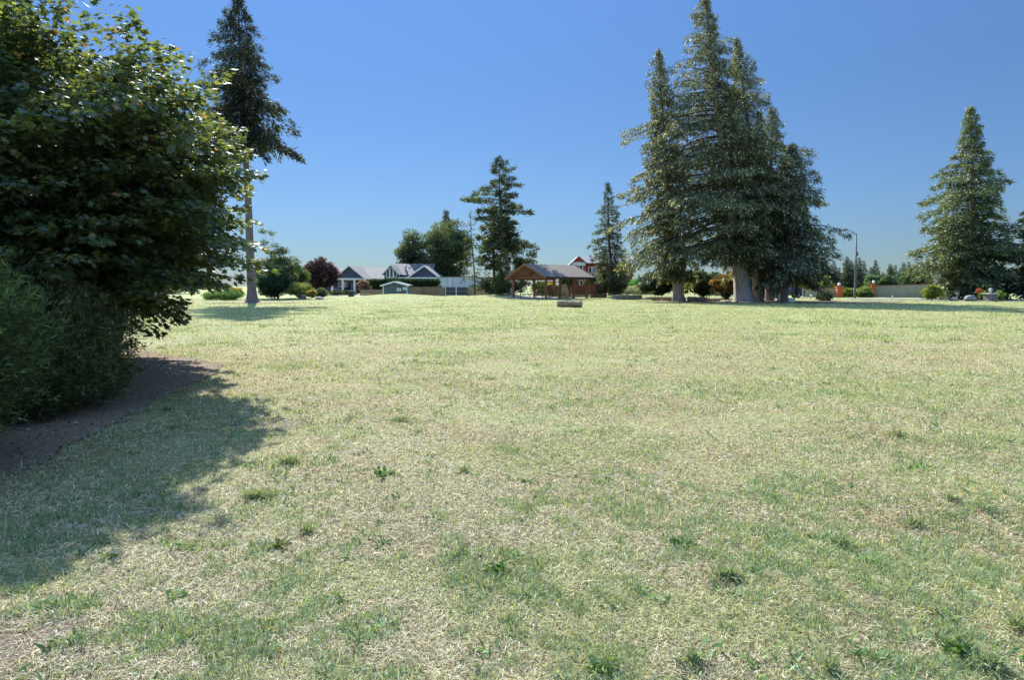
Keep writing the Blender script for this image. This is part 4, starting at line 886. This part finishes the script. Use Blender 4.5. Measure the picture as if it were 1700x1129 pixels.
def house_right():
    D = 136; c = px_x(690, D); g = gzf(c, D); r = empty('gabled_house', (c, D, g), 0, 'larger blue house with a tall window gable behind the hedge and shed', 'house')
    X = lambda u, dd=D: px_x(u, dd) - c; Z = lambda v, dd=D: px_z(v, dd) - g
    gable_x(r, X(646), X(712), 4, 14, Z(456), Z(438.5, D + 7), M['siding_blue'], M['shingle'], .3, trimm=False)
    gable_y(r, X(637.5), X(660), .5, 9, Z(452.5), Z(440), M['siding_blue'], M['shingle'], .45, wname='window_gable', rname='window_gable_roof')
    window(r, X(641.5), X(645.5), Z(460), Z(447.5), .5); window(r, X(647.5), X(651.5), Z(460), Z(445.5), .5); window(r, X(653.5), X(657.5), Z(460), Z(447.5), .5)
    gable_y(r, X(680), X(730), -1.0, 9, Z(460.5), Z(442), M['siding_blue'], M['shingle'], .5, wname='garage_gable', rname='garage_roof', xm=X(706))
    MB().box(X(679), X(731), -1.25, -1.003, Z(462.5), Z(460.4)).build('eave_board', M['white'], r)
    MB().prism([(X(660.6), .4, Z(461.5)), (X(679), .4, Z(461.5)), (X(679), .4, Z(460)), (X(660.6), .4, Z(460))], (0, 1.6, 0)).build('porch_eave', M['white'], r)
    for u in (724.5, 727.5): MB().box(X(u) - .13, X(u) + .13, -1.3, -1.05, -.3, Z(462.5)).build('corner_trim', M['white'], r)
    MB().box(X(665), X(667), 5.5, 6.3, Z(450), Z(441.5)).build('chimney', M['concrete'], r)
house_right()
def shed():
    D = 100; c = px_x(655, D); g = gzf(c, D); r = empty('garden_shed', (c, D, g), 0, 'small grey-blue shed with a white-edged gable and notices on its wall', 'shed')
    X = lambda u: px_x(u, D) - c; Z = lambda v: px_z(v, D) - g
    gable_y(r, X(635.5), X(676), 0, 3.4, Z(473.6), Z(468), M['siding_shed'], M['shingle'], .32, th=.08, xm=X(655), zb=-.4)
    for u in (636, 675.4): MB().box(X(u) - .08, X(u) + .08, -.04, -.003, -.3, Z(474)).build('corner_board', M['white'], r)
    for (a, b, t, s) in ((658.5, 661.8, 478, 484), (662.6, 666, 478, 484), (668.5, 675, 476.5, 481.5)):
        o = MB().box(X(a), X(b), -.05, -.012, Z(s), Z(t)).build('notice', M['white'], r)
    MB().box(X(657.6), X(666.8), -.011, -.003, Z(485), Z(477.2)).build('notice_board', M['dark_metal'], r)
    MB().box(X(654), X(657), -.08, -.003, Z(471.5), Z(469.5)).build('vent', M['dark_metal'], r)
shed()
def pale_building():
    D = 124; x0 = px_x(728, D); x1 = px_x(813, D); r = empty('pale_metal_building', (x0, D, gzf(x0, D)), 0, 'long pale grey panel-clad building behind the board fence', 'building')
    W = x1 - x0; H = px_z(460, D) 
    MB().prism([(0, 0, -.5), (W, 0, -.5), (W, 0, H), (2.5, 0, H), (0, 0, H - .1)], (0, 7, 0)).build('wall', M['panel_wall'], r)
    MB().box(-.1, W + .1, -.1, 7.1, H + .003, H + .09).build('roof', M['grey_metal'], r)
    MB().box(px_x(747.5, D) - x0 - .12, px_x(747.5, D) - x0 + .12, -.12, -.003, -.4, H - .1).build('downpipe', M['white'], r)
    for i in range(9):
        xx = W * (i + .5) / 9
        if abs(xx - (px_x(747.5, D) - x0)) > .4: MB().box(xx - .02, xx + .02, -.03, -.003, -.4, H - .05).build('seam', M['grey_metal'], r)
    MB().tube([(W * .73, 3, H), (W * .73, 3, H + .7)], [.08, .08], 8).build('vent_pipe', M['grey_metal'], r)
pale_building()
def red_house():
    D = 132; c = px_x(985, D); g = gzf(c, D); r = empty('red_house', (c, D, g), 0, 'two-storey red house with slate blue roof behind the shelter', 'house')
    X = lambda u: px_x(u, D) - c; Z = lambda v, dd=D: px_z(v, dd) - g
    gable_x(r, X(966), X(1052), 1.5, 10, Z(436.5), Z(427.5, D + 5), M['siding_red'], M['shingle_blue'], .5, trimm=False)
    gable_y(r, X(948.5), X(971), -1.2, 6, Z(437), Z(427), M['siding_red'], M['shingle_blue'], .5, wname='corner_bay', rname='bay_roof', xm=X(959), trimm=False)
    MB().box(X(948.6), X(970.8), -1.3, -1.203, Z(441), Z(435.5)).build('frieze', M['panel_wall'], r)
    window(r, X(961), X(965.5), Z(447), Z(440.5), -1.2); 
    window(r, X(979), X(983), Z(453), Z(444), 1.5); window(r, X(985), X(990), Z(453), Z(444), 1.5, 1); window(r, X(1003), X(1008), Z(453), Z(444), 1.5)
    MB().box(X(986), X(994), .6, 1.49, Z(460), Z(454)).build('balcony', M['panel_wall'], r)
    window(r, X(962), X(966), Z(473), Z(466), -1.2)
    MB().prism([(X(955), -2.4, Z(463)), (X(974), -2.4, Z(463)), (X(972), -1.3, Z(458.5)), (X(957), -1.3, Z(458.5))], (0, .05, -.1)).build('porch_roof', M['shingle_blue'], r)
    MB().box(X(985), X(987), 6, 7, Z(428), Z(421)).build('chimney', M['dark_metal'], r)
    gable_x(r, X(898), X(925), 4, 10, Z(467), Z(459.5, D + 7), M['siding_red'], M['shingle_brown'], .4, wname='low_wing_wall', rname='low_wing_roof', trimm=False)
red_house()

# hedge of narrow conifers in front of the right house
hp = broad_data([(0, 0, 1.35, .55, .5, 1.35)], (1, .05), 1500, .22, .4, 71, (.015, .035, .018), (.045, .08, .035), .4, 26, drop=-.3)
ha = mesh_np('trunk', hp[0][0], hp[0][1], smooth=True); ha.materials.append(M['bark_dark']); hb = mesh_np('crown', hp[1][0], hp[1][1], hp[1][2]); hb.materials.append(M['shrub'])
hl = [(u, 463.5) for u in np.arange(619, 640, 5.2)] + [(u, 463.3) for u in np.arange(643, 727, 5.6)]
for i, (u, v) in enumerate(hl):
    D = 117 + (i % 3) * .15; x = px_x(u, D); r = empty('hedge_conifer', (x, D, gzf(x, D)), i * 1.3, {0: 'leftmost columnar hedge conifer, next to the pink shrub', len(hl) - 1: 'rightmost columnar hedge conifer, beside the pale building'}.get(i, 'one of the clipped dark green columnar conifers in the hedge behind the shed'), 'hedge shrub', 'hedge of columnar conifers behind the shed')
    s = px_z(v, D) / 2.7; r.scale = (1, 1, s); link('trunk', ha, r); link('crown', hb, r)

# ------------------------------------------------------------------ tan walls, pillars, lamps
def wall_run(label, ua, ub, D0, D1, va, vb, plabel, up, Dp, vt):
    xa, xb = px_x(ua, D0), px_x(ub, D1); r = empty('tan_wall', (xa, D0, gzf(xa, D0)), 0, label, 'wall')
    ha, hb = px_z(va, D0) - gzf(xa, D0), px_z(vb, D1) - gzf(xb, D1); dx, dy = xb - xa, D1 - D0; L = math.hypot(dx, dy); nx, ny = -dy / L * .25, dx / L * .25
    MB().prism([(0, 0, -.3), (dx, dy, -.3), (dx, dy, hb), (0, 0, ha)], (nx, ny, 0)).build('wall_face', M['stucco'], r)
    c = MB(); k = .06; c.prism([(-k * 0, -.06, ha + .003), (dx, dy - .06, hb + .003), (dx, dy - .06, hb + .1), (0, -.06, ha + .1)], (nx, ny + .1, 0)); c.build('coping', M['cap'], r)
    x = px_x(up, Dp); h = px_z(vt, Dp); p = empty('wall_pillar', (x, Dp, gzf(x, Dp)), 0, plabel, 'pillar')
    MB().box(-.42, .42, -.4, .4, -.2, h - .1).build('shaft', M['brick_orange'], p, .02); MB().box(-.48, .48, -.46, .46, h - .097, h).build('cap', M['brick_orange'], p)
    g = empty('globe_lamp', (x, Dp, gzf(x, Dp) + h), 0, 'white globe lamp on top of ' + ('the left' if up < 1420 else 'the right') + ' orange pillar', 'lamp', 'white globe lamps on the orange pillars')
    MB().tube([(0, 0, 0), (0, 0, .12)], [.09, .06], 10).build('lamp_base', M['dark_metal'], g)
    zs = np.linspace(-1, 1, 9); MB().tube([(0, 0, .34 + .24 * z_) for z_ in zs], [max(.01, .22 * math.sqrt(max(0, 1 - z_ * z_))) for z_ in zs], 14).build('globe', M['white'], g, smooth=True)
M['cap'] = surf('red_coping', (.20, .07, .05), (.32, .12, .08), 3, rough=.8, bump=.2)
wall_run('tan wall with red coping behind the dark bush, left of the street lamp', 1333, 1389, 98, 96, 481, 478, 'orange-red pillar at the right end of the left tan wall', 1393, 95.6, 475.5)
wall_run('long tan wall with red coping between the right pillar and the conifer', 1454, 1548, 98, 93, 474.5, 471.5, 'orange-red pillar at the left end of the right tan wall', 1450, 98.4, 471.5)

M['pole'] = surf('weathered_pole', (.09, .095, .10), (.17, .175, .18), 3, rough=.7, bump=.1)
def street_lamp():
    D = 88; x = px_x(1419.5, D); g = gzf(x, D); r = empty('street_lamp', (x, D, g), 0, 'tall grey street lamp with one curved arm reaching left', 'street lamp')
    H = px_z(388, D) - g; a = px_x(1396, D) - x
    MB().tube([(0, 0, -.1), (0, 0, .4), (0, 0, H * .5), (-.12, 0, H)], [.17, .14, .11, .08], 12).build('pole', M['pole'], r, smooth=True)
    MB().tube([(-.12, 0, H - .15), (-.35, 0, H + .12), (a * .6, 0, H + .45), (a + .45, 0, H + .55)], [.06, .05, .045, .04], 8).build('arm', M['pole'], r, smooth=True)
    z_ = H + .5; MB().prism([(a - .1, -.14, z_), (a + .15, -.16, z_ - .05), (a + .6, -.12, z_), (a + .55, -.1, z_ + .14), (a + .1, -.12, z_ + .13)], (0, .26, 0)).build('lamp_head', M['dark_metal'], r, .02)
    MB().box(-.16, .16, -.2, -.02, H * .66, H * .66 + .5).build('control_box', M['pole'], r, .02)
    MB().tube([(0, 0, -.05), (0, 0, .06)], [.26, .24], 12).build('base', M['concrete'], r)
street_lamp()

# ------------------------------------------------------------------ car
def car():
    D = 90; x = px_x(1304, D); r = empty('parked_car', (x, D, gzf(x, D)), R(-4), 'dark blue station wagon parked behind the right-hand cedar trunk', 'car')
    # local x: nose at -2.45, tail at +2.2 ; width 1.85
    M['car'] = surf('dark_blue_car_paint', (.012, .016, .04), (.016, .022, .055), 1, rough=.25, bump=0, spec=.6)
    M['tyre'] = surf('tyre_rubber', (.015, .015, .015), (.03, .03, .03), 3, rough=.9, bump=.1)
    prof = [(-2.35, .32), (-2.42, .55), (-2.38, .78), (-1.9, .92), (-1.25, 1.0), (-1.1, 1.03), (1.9, 1.03), (2.2, 1.0), (2.28, .7), (2.22, .36), (1.85, .3)]
    def arch(cx): return [(cx + .4 * math.cos(t), .34 + .4 * math.sin(t)) for t in np.linspace(0, math.pi, 9)]
    pts = prof + arch(1.45) + arch(-1.5)
    b = MB(); W = .92
    b.prism([(p[0], -W, p[1]) for p in pts], (0, 2 * W, 0)); b.build('body', M['car'], r, .05)
    cab = [(-1.15, 1.0), (-.55, 1.42), (.2, 1.53), (1.4, 1.5), (2.0, 1.12), (2.1, 1.0)]
    v = [(p[0], -W + .03 + (p[1] - 1) * .32, p[1]) for p in cab] + [(p[0], W - .03 - (p[1] - 1) * .32, p[1]) for p in cab]; n = len(cab)
    MB().add(v, [tuple(range(n))[::-1], tuple(range(n, 2 * n))] + [(i, (i + 1) % n, n + (i + 1) % n, n + i) for i in range(n)]).build('cabin', M['car'], r, .03)
    for s in (-1, 1):
        for (a, b_, c, d) in (((-1.0, 1.06), (-.5, 1.38), (.02, 1.44), (.02, 1.06)), ((.1, 1.06), (.1, 1.45), (.92, 1.46), (.92, 1.06)), ((1.0, 1.06), (1.0, 1.45), (1.35, 1.43), (1.78, 1.1))):
            q = [(p[0], s * (W - .03 - (p[1] - 1) * .32 + .004), p[1]) for p in (a, b_, c, d)]
            MB().prism(q, (0, s * .012, 0)).build('side_window', M['glass'], r)
        MB().prism([(.0 + k, s * (W + .001), z_) for k, z_ in ((-.02, .86), (.16, .86), (.16, .9), (-.02, .9))], (0, s * .03, 0)).build('door_handle', M['grey_metal'], r)
        MB().box(-.95, -.75, s * (W + .02) - .08 * (s < 0), s * (W + .02) + .08 * (s > 0), 1.0, 1.14).build('mirror', M['car'], r)
        MB().box(2.15, 2.3, s * .62 - .2, s * .62 + .2, .78, .95).build('tail_light', M['cap'], r)
        MB().box(-2.43, -2.3, s * .62 - .2, s * .62 + .2, .62, .76).build('headlight', M['white'], r)
        MB().tube([(-.5, s * .68, 1.58), (1.4, s * .66, 1.57)], [.02, .02], 6).build('roof_rail', M['grey_metal'], r)
        for cx in (-1.5, 1.45):
            o = MB().tube([(cx, s * .70, .34), (cx, s * .915, .34)], [.34, .34], 24).build('wheel', M['tyre'], r); MB().tube([(cx, s * .90, .34), (cx, s * .925, .34)], [.21, .2], 16).build('rim', M['grey_metal'], o)
    MB().prism([(-1.08, -.72, 1.07), (-1.08, .72, 1.07), (-.58, .66, 1.41), (-.58, -.66, 1.41)], (-.03, 0, .02)).build('windscreen', M['glass'], r)
car()

# ------------------------------------------------------------------ logs, stones, small things
def log(label, ua, ub, v, D0, D1, rad, group='logs lying on the lawn', stub=False, seed=1):
    xa, xb = px_x(ua, D0), px_x(ub, D1); L = math.hypot(xb - xa, D1 - D0); r = empty('fallen_log', (xa, D0, gzf(xa, D0)), math.atan2(D1 - D0, xb - xa), label, 'log', group)
    rng = random.Random(seed); ph = rng.random() * 6
    n = 12; pts = [(L * i / n, .03 * math.sin(i * .8 + ph), rad * .93) for i in range(n + 1)]
    MB().tube(pts, [rad * (1 + .05 * math.sin(i * 1.3 + ph)) for i in range(n + 1)], 18, False, lambda i, a: 1 + .05 * math.sin(a * 3 + ph + i * .4) + .03 * math.sin(a * 8 + i)).build('bark', M['log'], r, smooth=True)
    for xx, s in ((0, -1), (L, 1)):
        MB().tube([(xx - s * .03, pts[0 if s < 0 else -1][1], rad * .93), (xx + s * .004, pts[0 if s < 0 else -1][1], rad * .93)], [rad * .9, rad * .96], 18).build('cut_end', M['log_end'], r)
    if stub: MB().tube([(L * .93, 0, rad * 1.6), (L * .97, .02, rad * 2.5)], [.05, .02], 7).build('branch_stub', M['log'], r)
    return r
log('thick weathered log alone on the open lawn before the shelter', 926, 966, 508, 51.5, 51, .25, stub=True, seed=2)
log('pale round log beside the curved cedar trunk', 1142, 1173, 498, 70.5, 70.3, .26, 'logs edging the mulch under the cedars', seed=3)
log('low pale log between the round log and the broadest trunk', 1175, 1196, 498, 71.5, 71, .15, 'logs edging the mulch under the cedars', seed=4)
log('short dark log at the foot of the curved cedar trunk', 1101, 1116, 495, 72.5, 72, .24, 'logs edging the mulch under the cedars', seed=5)
log('short fat log left of the curved cedar trunk', 1082, 1098, 495, 74, 73.8, .22, 'logs edging the mulch under the cedars', seed=6)
log('thin dark log behind the short fat one', 1079, 1092, 490, 78, 78.4, .14, 'logs edging the mulch under the cedars', seed=7)
log('long dark log lying behind the pale round log', 1142, 1178, 492, 75, 75.4, .16, 'logs edging the mulch under the cedars', seed=8)
def stone_planter():
    D = 77; x0 = px_x(1018, D); x1 = px_x(1069, D); r = empty('stone_planter', (x0, D, gzf(x0, D)), 0, 'low curved ring of grey stone blocks on the lawn right of the shelter', 'planter')
    W = x1 - x0; rng = random.Random(4); cx = W / 2; 
    for row in range(3):
        b = MB(); n = 26
        for i in range(n):
            a0 = 2 * math.pi * (i + .5 * (row % 2)) / n; a1 = a0 + 2 * math.pi / n * .94; ro, ri = 1.0, .84
            j = rng.uniform(-.02, .02)
            q = [(cx + math.cos(a) * W / 2 * (rr + j), 1.1 + math.sin(a) * 1.1 * (rr + j), .17 * row - (.06 if row == 0 else 0)) for a, rr in ((a0, ri), (a0, ro), (a1, ro), (a1, ri))]
            b.prism(q, (0, 0, .165 + (.06 if row == 0 else 0)))
        b.build('block_course', M['stone'], r, .01)
    a = np.linspace(0, 2 * math.pi, 24, endpoint=False); MB().prism([(cx + math.cos(t) * W / 2 * .85, 1.1 + math.sin(t) * .93, .3) for t in a], (0, 0, .08)).build('soil', M['mulch'], r)
stone_planter()
def rock(label, u, v, D, s, seed, nm='boulder'):
    rng = np.random.RandomState(seed); x = px_x(u, D); nu, nv = 14, 9; V = []
    for j in range(nv):
        ph = math.pi * j / (nv - 1)
        for i in range(nu):
            a = 2 * math.pi * i / nu; q = np.array((math.sin(ph) * math.cos(a), math.sin(ph) * math.sin(a), math.cos(ph)))
            k = .75 + .5 * vnoise(np.array([q[0] * 1.7 + seed]), np.array([q[1] * 1.7 + q[2] * 2.1 + 9]))[0]; V.append(q * k * np.array(s) + np.array((0, 0, s[2] * .45)))
    F = [(j * nu + i, (j + 1) * nu + i, (j + 1) * nu + (i + 1) % nu, j * nu + (i + 1) % nu) for j in range(nv - 1) for i in range(nu)]
    o = MB().add(V, F).build(nm, M['rock'], None); o.location = (x, D, gzf(x, D)); tag(o, label, 'rock'); return o
rock('large grey boulder left of the stone planter at right', 1613, 498, 69.5, (.62, .5, .42), 1)
rock('low flat pale rock left of the large grey boulder', 1585, 498, 70.5, (.5, .4, .22), 2)
rock('small grey rock among the shrubs before the purple tree', 530, 494, 78, (.5, .4, .25), 3)
rock('small round rock in the mulch under the cedars', 1209, 497, 68, (.3, .25, .16), 4)
rock('small pale rock beside the broadest cedar trunk', 1224, 498, 66.5, (.22, .2, .12), 5)
def stone_pedestal():
    D = 68.5; x = px_x(1645, D); r = empty('stone_pedestal_planter', (x, D, gzf(x, D)), .2, 'square pale stone pedestal with a small figure-like urn under the right conifers', 'planter')
    b = MB(); b.box(-.45, .45, -.4, .4, -.1, .72); b.build('pedestal', M['stone'], r, .02); MB().box(-.62, .62, -.5, .5, .723, .82).build('slab', M['concrete'], r, .02)
    MB().tube([(0, 0, .82), (0, 0, .9), (0, 0, 1.0), (0, 0, 1.18), (0, 0, 1.3), (0, 0, 1.34)], [.16, .08, .12, .2, .12, .02], 14).build('urn', M['concrete'], r, smooth=True)
stone_pedestal()
def bird_bath():
    D = 70; x = px_x(1590, D); r = empty('garden_post', (x, D, gzf(x, D)), 0, 'slim grey garden post with a pale cap beside the flat rock', 'post')
    MB().tube([(0, 0, -.1), (0, 0, .75)], [.09, .08], 10).build('shaft', M['stone'], r); MB().tube([(0, 0, .75), (0, 0, .84)], [.16, .12], 10).build('cap', M['concrete'], r)
bird_bath()
def box_thing(name, label, cat, u, D, w_, d, h, mat, lid=None, rz=0):
    x = px_x(u, D); r = empty(name, (x, D, gzf(x, D)), rz, label, cat)
    MB().box(-w_ / 2, w_ / 2, -d / 2, d / 2, -.05, h).build('body', mat, r, .02)
    MB().box(-w_ / 2 - .03, w_ / 2 + .03, -d / 2 - .03, d / 2 + .03, h + .003, h + .05).build('lid', lid or mat, r, .01); return r
box_thing('utility_box', 'small grey-blue utility box between low shrubs left of the purple tree', 'utility box', 503.5, 78, .5, .4, .55, M['siding_shed'], M['grey_metal'])
b = box_thing('litter_bin', 'dark litter bin at the far edge of the lawn before the blue house', 'litter bin', 583, 96, .75, .7, .85, M['dark_metal'])
MB().tube([(0, 0, .9), (0, 0, 1.12)], [.16, .05], 10).build('knob', M['dark_metal'], b)
box_thing('electrical_box', 'low white box at the foot of the right-hand cedar trunk', 'utility box', 1314, 67.5, .62, .4, .32, M['white'])
def stake(label, u, D, h, r_=.045):
    x = px_x(u, D); r = empty('marker_post', (x, D, gzf(x, D)), 0, label, 'post', 'pale marker posts near the drive'); MB().tube([(0, 0, -.1), (0, 0, h)], [r_, r_], 8).build('shaft', M['white'], r); MB().tube([(0, 0, h), (0, 0, h + .05)], [r_ * 1.3, r_ * .5], 8).build('cap', M['white'], r)
stake('thin white marker post at the tail of the parked car', 1333, 87, 1.2)
stake('short white marker post on the lawn before the long tan wall', 1482.5, 84, .36, .07)
stake('short thick pale post before the left tan wall', 1347, 88, .4, .14)
stake('pale wooden stake leaning by the right-hand cedar trunk', 1294.5, 68.5, .85, .09)
